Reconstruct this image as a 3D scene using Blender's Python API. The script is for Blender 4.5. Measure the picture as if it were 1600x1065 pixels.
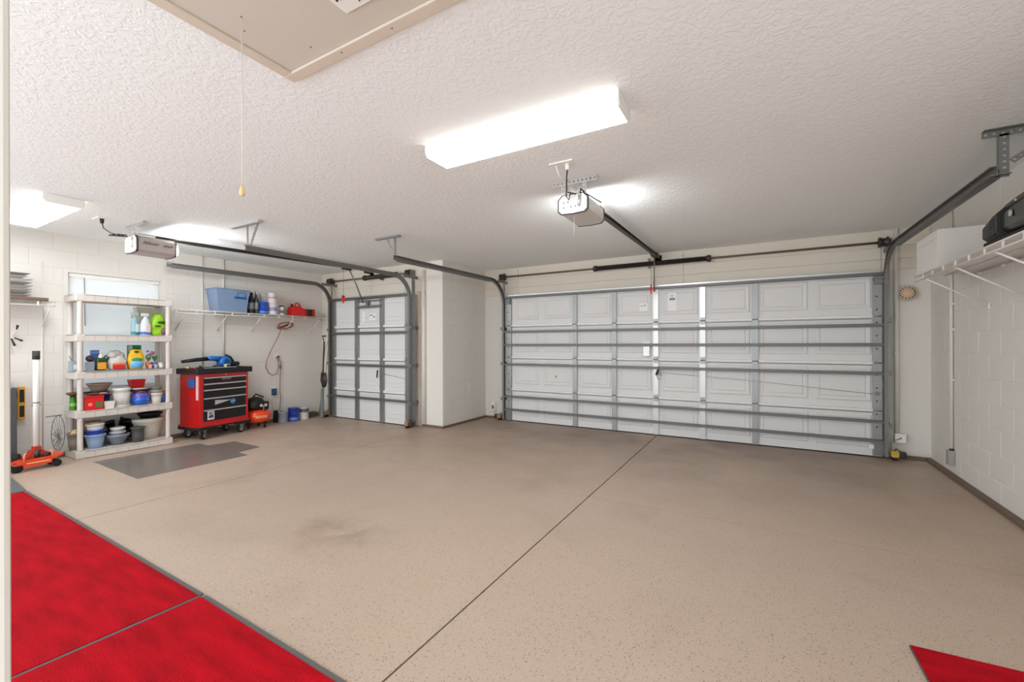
import bpy, bmesh, math, random
from mathutils import Vector, Matrix
random.seed(7)
SC = bpy.context.scene
for o in list(bpy.data.objects): bpy.data.objects.remove(o)
COL = SC.collection
PI = math.pi

# ------------------------------------------------------------------ camera, world, exposure
CAM_H = 1.32
cd = bpy.data.cameras.new('camera'); cam = bpy.data.objects.new('camera', cd); COL.objects.link(cam)
cam.location = (0, 0, CAM_H)
cam.rotation_mode = 'QUATERNION'
cam.rotation_quaternion = (Matrix.Rotation(0.5213, 4, 'Z') @ Matrix.Rotation(PI/2, 4, 'X') @ Matrix.Rotation(-0.0025, 4, 'Z')).to_quaternion()
cd.sensor_width = 36.0; cd.sensor_fit = 'HORIZONTAL'
cd.lens = 36.0 * 674.2 / 1600.0
cd.shift_y = 4.0 / 1600.0
cd.clip_start = 0.02
SC.camera = cam
SC.view_settings.view_transform = 'Standard'; SC.view_settings.look = 'None'
SC.view_settings.gamma = 1.0; SC.view_settings.use_curve_mapping = False
SC.view_settings.exposure = 0.72
LAMP = 16.0         # emission of the fluorescent lenses
OPLAMP = 85.0       # emission of the lit door-opener lamps
SKY = 1.9           # daylight outside the window and in the house doorway
SC.cycles.max_bounces = 14; SC.cycles.diffuse_bounces = 9; SC.cycles.glossy_bounces = 4
w = bpy.data.worlds.new('world'); SC.world = w; w.use_nodes = True
w.node_tree.nodes['Background'].inputs[0].default_value = (0.89, 0.95, 1.0, 1)
w.node_tree.nodes['Background'].inputs[1].default_value = SKY

# ------------------------------------------------------------------ room dimensions (metres)
LW, RW = -7.20, 1.66           # left and right wall
BW, SW = 6.52, 5.31            # wall of the wide door, wall of the small door
PX = -4.30                     # side of the pier between the doors
CZ = 2.63                      # ceiling
HW = 0.0995                     # garage face of the house wall

# ------------------------------------------------------------------ materials
def srgb(c):
    return tuple((v/255/12.92 if v/255 <= .04045 else ((v/255+.055)/1.055)**2.4) for v in c)
MATS = {}
def mat(name, rgb, rough=.5, metal=0., var=.06, vscale=8., bump=0., bscale=60., alpha=1., trans=0., coat=0., emit=None, spec=.5):
    if name in MATS: return MATS[name]
    m = bpy.data.materials.new(name); m.use_nodes = True; nt = m.node_tree; N = nt.nodes; L = nt.links
    b = N['Principled BSDF']
    c = srgb(rgb)
    tc = N.new('ShaderNodeTexCoord')
    n = N.new('ShaderNodeTexNoise'); n.inputs['Scale'].default_value = vscale; n.inputs['Detail'].default_value = 4
    L.new(tc.outputs['Object'], n.inputs['Vector'])
    r = N.new('ShaderNodeMix'); r.data_type = 'RGBA'
    r.inputs[6].default_value = tuple(v*(1-var) for v in c)+(1,)
    r.inputs[7].default_value = tuple(min(1, v*(1+var)) for v in c)+(1,)
    L.new(n.outputs['Fac'], r.inputs[0]); L.new(r.outputs[2], b.inputs['Base Color'])
    b.inputs['Roughness'].default_value = rough; b.inputs['Metallic'].default_value = metal
    b.inputs['Specular IOR Level'].default_value = spec
    b.inputs['Alpha'].default_value = alpha; b.inputs['Transmission Weight'].default_value = trans
    b.inputs['Coat Weight'].default_value = coat
    if emit: 
        b.inputs['Emission Color'].default_value = tuple(srgb(emit[0]))+(1,); b.inputs['Emission Strength'].default_value = emit[1]
    if bump:
        n2 = N.new('ShaderNodeTexNoise'); n2.inputs['Scale'].default_value = bscale; n2.inputs['Detail'].default_value = 5
        L.new(tc.outputs['Object'], n2.inputs['Vector'])
        bp = N.new('ShaderNodeBump'); bp.inputs['Strength'].default_value = bump; bp.inputs['Distance'].default_value = .01
        L.new(n2.outputs['Fac'], bp.inputs['Height']); L.new(bp.outputs['Normal'], b.inputs['Normal'])
    MATS[name] = m
    return m

def ceiling_mat():
    m = mat('ceiling_knockdown', (240, 243, 242), .95, var=.015, vscale=2, spec=.1); nt = m.node_tree; N = nt.nodes; L = nt.links
    tc = N.new('ShaderNodeTexCoord')
    d = N.new('ShaderNodeTexNoise'); d.inputs['Scale'].default_value = 26; d.inputs['Detail'].default_value = 5; d.inputs['Distortion'].default_value = 1.1
    L.new(tc.outputs['Object'], d.inputs['Vector'])
    cr = N.new('ShaderNodeValToRGB'); cr.color_ramp.elements[0].position = .44; cr.color_ramp.elements[1].position = .56
    L.new(d.outputs['Fac'], cr.inputs[0])
    bp = N.new('ShaderNodeBump'); bp.inputs['Strength'].default_value = .28; bp.inputs['Distance'].default_value = .008
    L.new(cr.outputs[0], bp.inputs['Height']); L.new(bp.outputs['Normal'], N['Principled BSDF'].inputs['Normal'])
    return m

def floor_mat():
    m = bpy.data.materials.new('epoxy_flake_floor'); m.use_nodes = True; nt = m.node_tree; N = nt.nodes; L = nt.links
    b = N['Principled BSDF']; g = N.new('ShaderNodeNewGeometry')
    def mixc(a, bcol, fac):
        x = N.new('ShaderNodeMix'); x.data_type = 'RGBA'
        if isinstance(a, tuple): x.inputs[6].default_value = a+(1,)
        else: L.new(a, x.inputs[6])
        x.inputs[7].default_value = bcol+(1,)
        L.new(fac, x.inputs[0]); return x.outputs[2]
    def ramp(src, p0, p1, v0=0., v1=1.):
        r = N.new('ShaderNodeMapRange'); r.inputs[1].default_value = p0; r.inputs[2].default_value = p1
        r.inputs[3].default_value = v0; r.inputs[4].default_value = v1; L.new(src, r.inputs[0]); return r.outputs[0]
    def noise(s, det=4., dist=0.):
        n = N.new('ShaderNodeTexNoise'); n.inputs['Scale'].default_value = s; n.inputs['Detail'].default_value = det
        n.inputs['Distortion'].default_value = dist; L.new(g.outputs['Position'], n.inputs['Vector']); return n.outputs['Fac']
    base = mixc(srgb((188, 168, 150)), srgb((179, 158, 139)), noise(1.3))
    # wear that the floor itself has: dull grey-brown traffic stains
    base = mixc(base, srgb((154, 132, 114)), ramp(noise(.9, 6, .6), .56, .78, 0, .6))
    sep = N.new('ShaderNodeSeparateXYZ'); L.new(g.outputs['Position'], sep.inputs[0])
    mp = N.new('ShaderNodeVectorMath'); mp.operation = 'SUBTRACT'; mp.inputs[1].default_value = (-2.55, 2.05, 0); L.new(g.outputs['Position'], mp.inputs[0])
    sc = N.new('ShaderNodeVectorMath'); sc.operation = 'MULTIPLY'; sc.inputs[1].default_value = (2.6, 4.6, 1); L.new(mp.outputs[0], sc.inputs[0])
    ln = N.new('ShaderNodeVectorMath'); ln.operation = 'LENGTH'; L.new(sc.outputs[0], ln.inputs[0])
    st = N.new('ShaderNodeMath'); st.operation = 'MULTIPLY'; L.new(ramp(ln.outputs[1], .25, 1.15, 1., 0.), st.inputs[0]); L.new(ramp(noise(4, 6, .8), .35, .7), st.inputs[1])
    base = mixc(base, srgb((140, 120, 104)), st.outputs[0])
    # blotchy darker grey-brown, stronger towards the doors
    dy = ramp(sep.outputs[1], 3.6, 6.2, 0, .85)
    dn = N.new('ShaderNodeMath'); dn.operation = 'MULTIPLY'; L.new(dy, dn.inputs[0]); L.new(ramp(noise(1.1, 5, .4), .3, .62), dn.inputs[1])
    base = mixc(base, srgb((140, 121, 106)), dn.outputs[0])
    # flakes
    for sc_, th, colr in ((62, .145, (96, 78, 66)), (85, .12, (208, 195, 182)), (120, .16, (120, 98, 82))):
        v = N.new('ShaderNodeTexVoronoi'); v.inputs['Scale'].default_value = sc_; L.new(g.outputs['Position'], v.inputs['Vector'])
        base = mixc(base, srgb(colr), ramp(v.outputs['Distance'], th, th+.05, .8, 0.))
    L.new(base, b.inputs['Base Color'])
    L.new(ramp(noise(3), .3, .7, .38, .55), b.inputs['Roughness'])
    bp = N.new('ShaderNodeBump'); bp.inputs['Strength'].default_value = .08; bp.inputs['Distance'].default_value = .004
    L.new(noise(90, 3), bp.inputs['Height']); L.new(bp.outputs['Normal'], b.inputs['Normal'])
    return m

def carpet_mat():
    m = bpy.data.materials.new('red_carpet_pile'); m.use_nodes = True; nt = m.node_tree; N = nt.nodes; L = nt.links
    b = N['Principled BSDF']; g = N.new('ShaderNodeNewGeometry')
    mp = N.new('ShaderNodeVectorMath'); mp.operation = 'MULTIPLY'; mp.inputs[1].default_value = (2.2, 9, 1); L.new(g.outputs['Position'], mp.inputs[0])
    n = N.new('ShaderNodeTexNoise'); n.inputs['Scale'].default_value = 1.6; n.inputs['Detail'].default_value = 6; L.new(mp.outputs[0], n.inputs['Vector'])
    n2 = N.new('ShaderNodeTexNoise'); n2.inputs['Scale'].default_value = 160; n2.inputs['Detail'].default_value = 3; L.new(g.outputs['Position'], n2.inputs['Vector'])
    ad = N.new('ShaderNodeMath'); ad.operation = 'ADD'; L.new(n.outputs['Fac'], ad.inputs[0]); L.new(n2.outputs['Fac'], ad.inputs[1])
    r = N.new('ShaderNodeValToRGB'); e = r.color_ramp.elements
    r.color_ramp.elements[0].position = .38; r.color_ramp.elements[1].position = .62
    e[0].color = srgb((140, 8, 20))+(1,); e[1].color = srgb((186, 12, 28))+(1,)
    dv = N.new('ShaderNodeMath'); dv.operation = 'MULTIPLY'; dv.inputs[1].default_value = .5; L.new(ad.outputs[0], dv.inputs[0]); L.new(dv.outputs[0], r.inputs[0])
    L.new(r.outputs[0], b.inputs['Base Color']); b.inputs['Roughness'].default_value = .95; b.inputs['Specular IOR Level'].default_value = .1
    bp = N.new('ShaderNodeBump'); bp.inputs['Strength'].default_value = .6; bp.inputs['Distance'].default_value = .006
    L.new(n2.outputs['Fac'], bp.inputs['Height']); L.new(bp.outputs['Normal'], b.inputs['Normal'])
    return m

M_CEIL = ceiling_mat(); M_FLOOR = floor_mat(); M_RED = carpet_mat()
M_WALL = mat('painted_wall', (224, 220, 212), .7, var=.015, vscale=3, bump=.08, bscale=90, spec=.25)
M_HEAD = mat('painted_header', (221, 213, 199), .7, var=.02, vscale=3, bump=.05, spec=.25)
M_CURB = mat('brown_curb', (112, 92, 76), .6, var=.15, vscale=12, bump=.2)
M_GROOVE = mat('joint_sealant', (78, 62, 52), .8)
M_DOOR = mat('door_white_steel', (218, 217, 215), .45, var=.01, spec=.4)
M_LIP = mat('door_lip_white', (228, 228, 227), .4, var=.01)
M_GALV = mat('galvanised_steel', (156, 156, 155), .42, .75, var=.14, vscale=40)
M_GALVS = mat('galvanised_strut', (128, 127, 125), .5, .6, var=.1, vscale=30)
M_GALVD = mat('galvanised_dull', (132, 131, 129), .5, .7, var=.16, vscale=30)
M_BRIGHT = mat('bright_zinc', (204, 204, 202), .35, .6, var=.06, vscale=40)
M_STEEL = mat('dark_steel', (72, 68, 64), .45, .7, var=.15, vscale=30)
M_BLACK = mat('black_plastic', (26, 26, 27), .45, var=.15)
M_RUB = mat('black_rubber', (22, 22, 22), .8, var=.2)
M_WHITE = mat('white_plastic', (238, 236, 231), .4, var=.02)
M_WIRE = mat('white_vinyl_wire', (228, 224, 217), .4, var=.02)
M_TRIM = mat('beige_trim', (212, 200, 184), .5, var=.04)
M_PANELB = mat('hatch_panel_paint', (205, 198, 186), .7, var=.02)
M_SHELF = mat('taupe_resin', (206, 198, 189), .5, var=.03)
M_TAN = mat('tan_bare_wood', (200, 176, 146), .7, var=.12, vscale=20)
def P(n, rgb, rough=.45, **k): return mat(n, rgb, rough, **k)

# ------------------------------------------------------------------ geometry helpers
class MB:
    def __init__(s, M=None): s.v = []; s.f = []; s.sm = []; s.M = M
    def add(s, vs, fs, smooth=False):
        o = len(s.v)
        for p in vs:
            p = Vector(p)
            s.v.append(s.M @ p if s.M else p)
        for f in fs: s.f.append([i+o for i in f]); s.sm.append(smooth)
        return s
    def box(s, x0, x1, y0, y1, z0, z1, c=0.):
        if c <= 0:
            vs = [(x, y, z) for x in (x0, x1) for y in (y0, y1) for z in (z0, z1)]
            return s.add(vs, [(0, 1, 3, 2), (4, 6, 7, 5), (0, 4, 5, 1), (2, 3, 7, 6), (0, 2, 6, 4), (1, 5, 7, 3)])
        c = min(c, (x1-x0)/2.01, (y1-y0)/2.01, (z1-z0)/2.01)
        bm = bmesh.new(); bmesh.ops.create_cube(bm, size=1)
        for v in bm.verts: v.co = Vector(((x0+x1)/2+v.co.x*(x1-x0), (y0+y1)/2+v.co.y*(y1-y0), (z0+z1)/2+v.co.z*(z1-z0)))
        bmesh.ops.bevel(bm, geom=list(bm.edges), offset=c, segments=2, affect='EDGES', profile=.5)
        bm.verts.index_update()
        s.add([v.co.copy() for v in bm.verts], [[v.index for v in f.verts] for f in bm.faces]); bm.free(); return s
    def frust(s, c0, w0, d0, z0, c1, w1, d1, z1):   # rectangle frustum (x,y centre)
        vs = []
        for (c, w_, d_, z) in ((c0, w0, d0, z0), (c1, w1, d1, z1)):
            for sx, sy in ((-1, -1), (1, -1), (1, 1), (-1, 1)): vs.append((c[0]+sx*w_/2, c[1]+sy*d_/2, z))
        return s.add(vs, [(3, 2, 1, 0), (4, 5, 6, 7), (0, 1, 5, 4), (1, 2, 6, 5), (2, 3, 7, 6), (3, 0, 4, 7)])
    def prism(s, poly, axis, a0, a1):               # poly in the two other axes, extruded along axis
        n = len(poly); vs = []
        for a in (a0, a1):
            for (p, q) in poly:
                vs.append({'x': (a, p, q), 'y': (p, a, q), 'z': (p, q, a)}[axis])
        fs = [list(range(n))[::-1], [n+i for i in range(n)]]
        for i in range(n): j = (i+1) % n; fs.append((i, j, n+j, n+i))
        return s.add(vs, fs)
    def lathe(s, c, prof, axis='z', n=20, sx=1., sy=1., smooth=True, close=True, rot=0.):
        vs = []; k = len(prof)
        for (r, h) in prof:
            for i in range(n):
                a = 2*PI*i/n+rot; p, q = r*math.cos(a)*sx, r*math.sin(a)*sy
                vs.append({'z': (c[0]+p, c[1]+q, c[2]+h), 'x': (c[0]+h, c[1]+p, c[2]+q), 'y': (c[0]+p, c[1]+h, c[2]+q)}[axis])
        fs = []
        for j in range(k-1):
            for i in range(n):
                i2 = (i+1) % n; fs.append((j*n+i, j*n+i2, (j+1)*n+i2, (j+1)*n+i))
        s.add(vs, fs, smooth)
        if close:
            o = len(s.v)-len(vs)
            s.f.append([o+i for i in range(n)][::-1]); s.sm.append(False)
            s.f.append([o+(k-1)*n+i for i in range(n)]); s.sm.append(False)
        return s
    def cyl(s, p0, p1, r0, r1=None, n=14):
        r1 = r0 if r1 is None else r1
        return s.tube([p0, p1], [r0, r1], n)
    def tube(s, pts, r, n=8, closed=False):
        pts = [Vector(p) for p in pts]; m = len(pts); rr = r if isinstance(r, (list, tuple)) else [r]*m
        t0 = (pts[1]-pts[0]).normalized(); up = Vector((0, 0, 1)) if abs(t0.z) < .9 else Vector((0, 1, 0))
        nrm = (up-t0*up.dot(t0)).normalized(); vs = []
        for i, p in enumerate(pts):
            if closed: t = pts[(i+1) % m]-pts[i-1]
            else: t = pts[min(i+1, m-1)]-pts[max(i-1, 0)]
            t = t.normalized() if t.length > 1e-9 else t0
            nn = nrm-t*nrm.dot(t)
            nrm = nn.normalized() if nn.length > 1e-6 else nrm
            b = t.cross(nrm)
            for k in range(n):
                a = 2*PI*k/n; vs.append(p+(nrm*math.cos(a)+b*math.sin(a))*rr[i])
        fs = []
        for i in range(m if closed else m-1):
            j = (i+1) % m
            for k in range(n):
                k2 = (k+1) % n; fs.append((i*n+k, i*n+k2, j*n+k2, j*n+k))
        o = len(s.v); s.add(vs, fs, True)
        if not closed:
            s.f.append([o+k for k in range(n)][::-1]); s.sm.append(False)
            s.f.append([o+(m-1)*n+k for k in range(n)]); s.sm.append(False)
        return s
    def sweep(s, path, outline):      # path [(y,z)] in an X-constant plane; outline [(x, normal offset)] closed
        n = len(outline); m = len(path); vs = []
        for i, (y, z) in enumerate(path):
            a = path[max(i-1, 0)]; b = path[min(i+1, m-1)]; t = Vector((b[0]-a[0], b[1]-a[1])).normalized(); nn = Vector((-t.y, t.x))
            for (x, h) in outline: vs.append((x, y+nn.x*h, z+nn.y*h))
        fs = [list(range(n))[::-1], [(m-1)*n+k for k in range(n)]]
        for i in range(m-1):
            for k in range(n):
                k2 = (k+1) % n; fs.append((i*n+k, i*n+k2, (i+1)*n+k2, (i+1)*n+k))
        return s.add(vs, fs)
    def ball(s, c, rx, ry, rz, n=16, m=10, squash=None):
        prof = []
        vs = []
        for j in range(m+1):
            th = PI*j/m
            for i in range(n):
                a = 2*PI*i/n; vs.append((c[0]+rx*math.sin(th)*math.cos(a), c[1]+ry*math.sin(th)*math.sin(a), c[2]-rz*math.cos(th)))
        fs = []
        for j in range(m):
            for i in range(n):
                i2 = (i+1) % n; fs.append((j*n+i, j*n+i2, (j+1)*n+i2, (j+1)*n+i))
        return s.add(vs, fs, True)
    def perf(s, p0, p1, wd, w_, th, nrm, pitch=None):   # perforated strap: rails and bridges, square holes between
        p0, p1, wd, nrm = Vector(p0), Vector(p1), Vector(wd).normalized(), Vector(nrm).normalized()
        d = p1-p0; Ln = d.length; d = d.normalized(); pitch = pitch or w_*.85
        def bar(a, b, w0, w1):
            vs = []
            for u in (a, b):
                for v in (w0, w1):
                    for t in (0, th): vs.append(p0+d*u+wd*v+nrm*t)
            s.add(vs, [(0, 1, 3, 2), (4, 6, 7, 5), (0, 4, 5, 1), (2, 3, 7, 6), (0, 2, 6, 4), (1, 5, 7, 3)])
        q = w_*.3
        bar(0, Ln, -w_/2, -w_/2+q); bar(0, Ln, w_/2-q, w_/2)
        k = max(1, int(Ln/pitch)); st = Ln/k
        for i in range(k+1):
            a = max(0, i*st-st*.3); b = min(Ln, i*st+st*.3); bar(a, b, -w_/2+q, w_/2-q)
        return s
    def mesh(s, name, m, origin=Vector((0, 0, 0))):
        me = bpy.data.meshes.new(name)
        me.from_pydata([tuple(p-origin) for p in s.v], [], s.f); me.materials.append(m)
        bm = bmesh.new(); bm.from_mesh(me); bmesh.ops.recalc_face_normals(bm, faces=bm.faces); bm.to_mesh(me); bm.free()
        if any(s.sm): me.polygons.foreach_set('use_smooth', s.sm)
        me.update(); return me
    def build(s, name, m, parent=None):
        if parent is None:
            xs = [p.x for p in s.v]; ys = [p.y for p in s.v]; zs = [p.z for p in s.v]
            og = Vector(((min(xs)+max(xs))/2, (min(ys)+max(ys))/2, min(zs)))
        else: og = ORG[parent.name]
        o = bpy.data.objects.new(name, s.mesh(name, m, og)); COL.objects.link(o)
        if parent is None: o.location = og
        else: o.parent = parent
        ORG[o.name] = og
        return o
ORG = {}
def tag(o, label, cat, group=None, kind=None):
    o['label'] = label; o['category'] = cat
    if group: o['group'] = group
    if kind: o['kind'] = kind
    return o
def thing(name, loc, label, cat, group=None, kind=None):
    o = bpy.data.objects.new(name, None); COL.objects.link(o); o.location = loc; o.empty_display_size = .05
    ORG[o.name] = Vector(loc); return tag(o, label, cat, group, kind)
def inst(name, me, loc, parent):      # a piece sharing mesh data; loc in world
    o = bpy.data.objects.new(name, me); COL.objects.link(o); o.parent = parent; og = ORG[parent.name]
    o.location = Vector(loc)-og; ORG[o.name] = Vector(loc); return o
def text(body, size, M, m, name, parent, shear=0., depth=.0006, align='CENTER'):
    cu = bpy.data.curves.new('txt', 'FONT'); cu.body = body; cu.size = size; cu.extrude = depth; cu.align_x = align; cu.align_y = 'CENTER'; cu.shear = shear
    t = bpy.data.objects.new('txt', cu); COL.objects.link(t)
    me = bpy.data.meshes.new_from_object(t.evaluated_get(bpy.context.evaluated_depsgraph_get()))
    bpy.data.objects.remove(t); me.transform(M); me.transform(Matrix.Translation(-ORG[parent.name]))
    me.materials.clear(); me.materials.append(m)
    o = bpy.data.objects.new(name, me); COL.objects.link(o); o.parent = parent; ORG[o.name] = ORG[parent.name]; return o
def face_M(origin, right, up):        # text plane
    r = Vector(right).normalized(); u = Vector(up).normalized(); n = r.cross(u)
    M = Matrix.Identity(4)
    for i, c in enumerate((r, u, n)):
        for k in range(3): M[k][i] = c[k]
    M.translation = Vector(origin); return M

# ================================================================== SETTING
fl = MB().box(LW-.2, RW+.2, -1.2, BW+.3, -.10, -.007).build('floor', M_GROOVE)
tag(fl, 'tan speckled epoxy garage floor with sawn control joints', 'floor', kind='structure')
xs = [LW, -4.462, -1.281, RW]; gx = (.004, .005)
ys = [-1.2, 3.555, BW]
for i in range(3):
    for j in range(2):
        x0 = xs[i]+(gx[i-1] if i else 0); x1 = xs[i+1]-(gx[i] if i < 2 else 0)
        y0 = ys[j]+(.003 if j else 0); y1 = ys[j+1]-(.003 if j == 0 else 0)
        MB().box(x0, x1, y0, y1, -.007, 0).build('floor_slab', M_FLOOR, fl)
ce = MB().box(LW-.2, RW+.2, -1.2, BW+.2, CZ, CZ+.12).build('ceiling', M_CEIL)
tag(ce, 'white ceiling with knockdown texture', 'ceiling', kind='structure')
wl = MB().box(LW-.2, LW, -.1, 1.84, 0, CZ).box(LW-.2, LW, 2.765, SW+.2, 0, CZ).box(LW-.2, LW, 1.84, 2.765, 0, .74).box(LW-.2, LW, 1.84, 2.765, 2.19, CZ).build('wall_left', M_WALL)
tag(wl, 'painted block wall with a blinded window, shelves and tools', 'wall', kind='structure')
wr = MB().box(RW, RW+.2, -.1, BW+.2, 0, CZ).build('wall_right', M_WALL)
tag(wr, 'painted block wall with a wire shelf and conduit', 'wall', kind='structure')
wb = MB().box(PX, RW+.2, BW, BW+.2, 0, CZ).build('wall_back', M_WALL)
tag(wb, 'painted wall around the wide garage door', 'wall', kind='structure')
ws = MB().box(LW-.2, PX, SW, SW+.25, 0, CZ).box(PX-.25, PX, SW+.2, BW+.2, 0, CZ).build('wall_pier', M_WALL)
tag(ws, 'painted wall and pier around the small garage door', 'wall', kind='structure')
wh = MB().box(-.95, -.60, -.06, HW, 0, CZ).build('wall_house', M_WALL)
tag(wh, 'white house wall with the doorway one looks through', 'wall', kind='structure')
jb = MB().box(-.606, -.588, -.08, HW+.004, 0, 2.07, .006).box(-.66, -.588, HW, HW+.014, 0, 2.13, .005).build('trim_1', mat('door_casing', (214, 207, 197), .4, var=.02))
tag(jb, 'pale door casing at the edge of the house doorway', 'door casing', kind='structure')

CACHE = {}
def piece(parent, name, axis, at, u, z, wu, hz, m, th=.0028, gap=.003, sgn=1):
    """one block on a wall face: axis 'x' = face x-constant at 'at', sgn = direction it looks"""
    key = (axis, round(wu, 3), round(hz, 3), th, sgn, m.name)
    if key not in CACHE:
        a, b = wu/2-gap/2, hz/2-gap/2; c = .004
        pr = [(-a, -b, 0), (a, -b, 0), (a, b, 0), (-a, b, 0), (-a+c, -b+c, th), (a-c, -b+c, th), (a-c, b-c, th), (-a+c, b-c, th)]
        vs = [((t*sgn, p, q) if axis == 'x' else (p, t*sgn, q)) for p, q, t in pr]
        mb = MB().add(vs, [(4, 5, 6, 7), (0, 1, 5, 4), (1, 2, 6, 5), (2, 3, 7, 6), (3, 0, 4, 7)])
        CACHE[key] = mb.mesh(name, m)
    loc = (at, u, z) if axis == 'x' else (u, at, z)
    inst(name, CACHE[key], loc, parent)
def blocks(parent, axis, at, u0, u1, z0, z1, holes=(), sgn=1, m=None, bl=.40, bh=.203):
    z = z0; k = 0
    while z < z1-.02:
        h = min(bh, z1-z); u = u0-(bl/2 if k % 2 else 0)
        while u < u1-.01:
            a, b = max(u, u0), min(u+bl, u1); segs = [(a, b)]
            for (h0, h1, hz0, hz1) in holes:
                if hz0 < z+h-.02 and hz1 > z+.02:
                    ns = []
                    for (p, q) in segs:
                        if q <= h0 or p >= h1: ns.append((p, q))
                        else:
                            if p < h0: ns.append((p, h0))
                            if q > h1: ns.append((h1, q))
                    segs = ns
            for (p, q) in segs:
                if q-p > .03: piece(parent, 'block', axis, at, (p+q)/2, z+h/2, q-p, h, m or M_WALL, sgn=sgn)
            u += bl
        z += bh; k += 1
blocks(wl, 'x', LW, .12, SW, 0, CZ, holes=((1.80, 2.80, .70, 2.23),), sgn=1)
blocks(wr, 'x', RW, .9, BW, 0, CZ, sgn=-1)
blocks(ws, 'x', PX, SW+.02, BW, 0, CZ, sgn=1)
# header boards over the wide door and over the small door
for (z0, z1) in ((2.16, 2.285), (2.285, 2.43), (2.43, CZ)):
    piece(wb, 'header_board', 'y', BW, (PX+RW)/2, (z0+z1)/2, RW-PX, z1-z0, M_HEAD, th=.012, sgn=-1)
for (z0, z1) in ((2.16, 2.33), (2.33, CZ)):
    piece(ws, 'header_board', 'y', SW, (LW+PX-.32)/2, (z0+z1)/2, PX-.32-LW, z1-z0, M_HEAD, th=.012, sgn=-1)
for x in (-3.62, -.95):
    MB().box(x-.012, x+.012, BW-.03, BW, 2.16, 2.60).build('mullion_strip', M_HEAD, wb)
for x0, x1 in ((-4.775, -4.735), (-7.0, -6.93)):
    MB().box(x0, x1, SW-.03, SW, .0, 2.16).build('jamb_board', mat('jamb_wood', (206, 188, 168), .7, var=.08, vscale=14) if x0 > -5 else M_HEAD, ws)
# brown painted curb at the foot of the walls
for nm, a in (('baseboard_right', (RW-.055, RW, .2, BW)), ('baseboard_back', (1.30, RW-.055, BW-.05, BW)), ('baseboard_pier', (PX, PX+.03, SW-.02, BW)),
              ('baseboard_left', (LW, LW+.07, .2, SW)), ('baseboard_front', (-4.70, PX+.03, SW-.035, SW)), ('baseboard_middle', (PX+.03, -3.9, BW-.05, BW))):
    poly = [a[0], a[1], a[2], a[3]]
    o = MB().box(*poly, 0, .032 if nm != 'baseboard_left' else .05, .006).build(nm, M_CURB)
    tag(o, {'baseboard_right': 'brown painted curb along the foot of the conduit wall', 'baseboard_back': 'short brown curb between the wide door and the corner',
            'baseboard_pier': 'brown curb along the side of the pier', 'baseboard_left': 'brown curb under the shelving and tool chest',
            'baseboard_front': 'thin brown curb at the narrow front of the pier', 'baseboard_middle': 'short brown curb between pier and wide door track'}[nm], 'curb', kind='structure')

# window with blind
wn = thing('window_1', (LW, 2.30, .74), 'white window with closed horizontal blind behind the resin shelving', 'window', kind='structure')
MB().box(LW-.13, LW-.09, 1.84, 1.885, .74, 2.19).box(LW-.13, LW-.09, 2.72, 2.765, .74, 2.19).box(LW-.13, LW-.09, 1.885, 2.72, .74, .785).box(LW-.13, LW-.09, 1.885, 2.72, 2.145, 2.19).box(LW-.13, LW-.095, 1.885, 2.72, 1.45, 1.49).build('window_frame', M_WHITE, wn)
for z0, z1 in ((.785, 1.45), (1.49, 2.145)):
    MB().box(LW-.115, LW-.111, 1.885, 2.72, z0, z1).build('pane', mat('window_glass', (240, 248, 250), .02, trans=1., var=0), wn)
MB().box(LW-.075, LW-.02, 1.85, 2.755, 2.145, 2.188, .006).build('headrail', M_WHITE, wn)
bm_ = MB(); z = .80
while z < 2.14:
    bm_.add([(LW-.064, 1.852, z+.011), (LW-.064, 2.753, z+.011), (LW-.040, 2.753, z-.011), (LW-.040, 1.852, z-.011),
             (LW-.063, 1.852, z+.0125), (LW-.063, 2.753, z+.0125), (LW-.039, 2.753, z-.0095), (LW-.039, 1.852, z-.0095)],
            [(0, 1, 2, 3), (4, 7, 6, 5), (0, 4, 5, 1), (2, 6, 7, 3)]); z += .0195
sl = mat('blind_slat', (247, 247, 247), .5, var=.01)
sl.node_tree.nodes['Principled BSDF'].inputs['Transmission Weight'].default_value = 0
so = bm_.build('blind_slats', sl, wn); so['kind'] = 'stuff'
MB().tube([(LW-.025, 1.99, 2.15), (LW-.022, 1.995, 1.55)], .004, 6).build('tilt_wand', mat('clear_wand', (120, 118, 112), .3), wn)
MB().box(LW-.07, LW-.03, 1.852, 2.753, .775, .79).build('bottom_rail', M_WHITE, wn)

# ================================================================== GARAGE DOORS
def strut(mb, x0, x1, yf, z, deep=.055, h=.028):
    f = h*.72
    mb.prism([(yf, z-f), (yf-.003, z-f), (yf-.003, z-h/2), (yf-deep, z-h/2+.004), (yf-deep, z-h/2+.008), (yf-.006, z-h/2+.006),
              (yf-.006, z+h/2-.006), (yf-deep, z+h/2-.008), (yf-deep, z+h/2-.004), (yf-.003, z+h/2), (yf-.003, z+f), (yf, z+f)], 'x', x0, x1)
    mb.box(x0, x1, yf-deep-.003, yf-deep+.001, z-h/2+.002, z-h/2+.012).box(x0, x1, yf-deep-.003, yf-deep+.001, z+h/2-.012, z+h/2-.002)
def hinge(parent, x, yf, z):
    MB().box(x-.03, x+.03, yf-.004, yf, z-.05, z+.045).cyl((x-.034, yf-.008, z), (x+.034, yf-.008, z), .008, n=8).box(x-.012, x+.012, yf-.012, yf-.003, z+.012, z+.04).build('hinge', M_GALV, parent)

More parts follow.
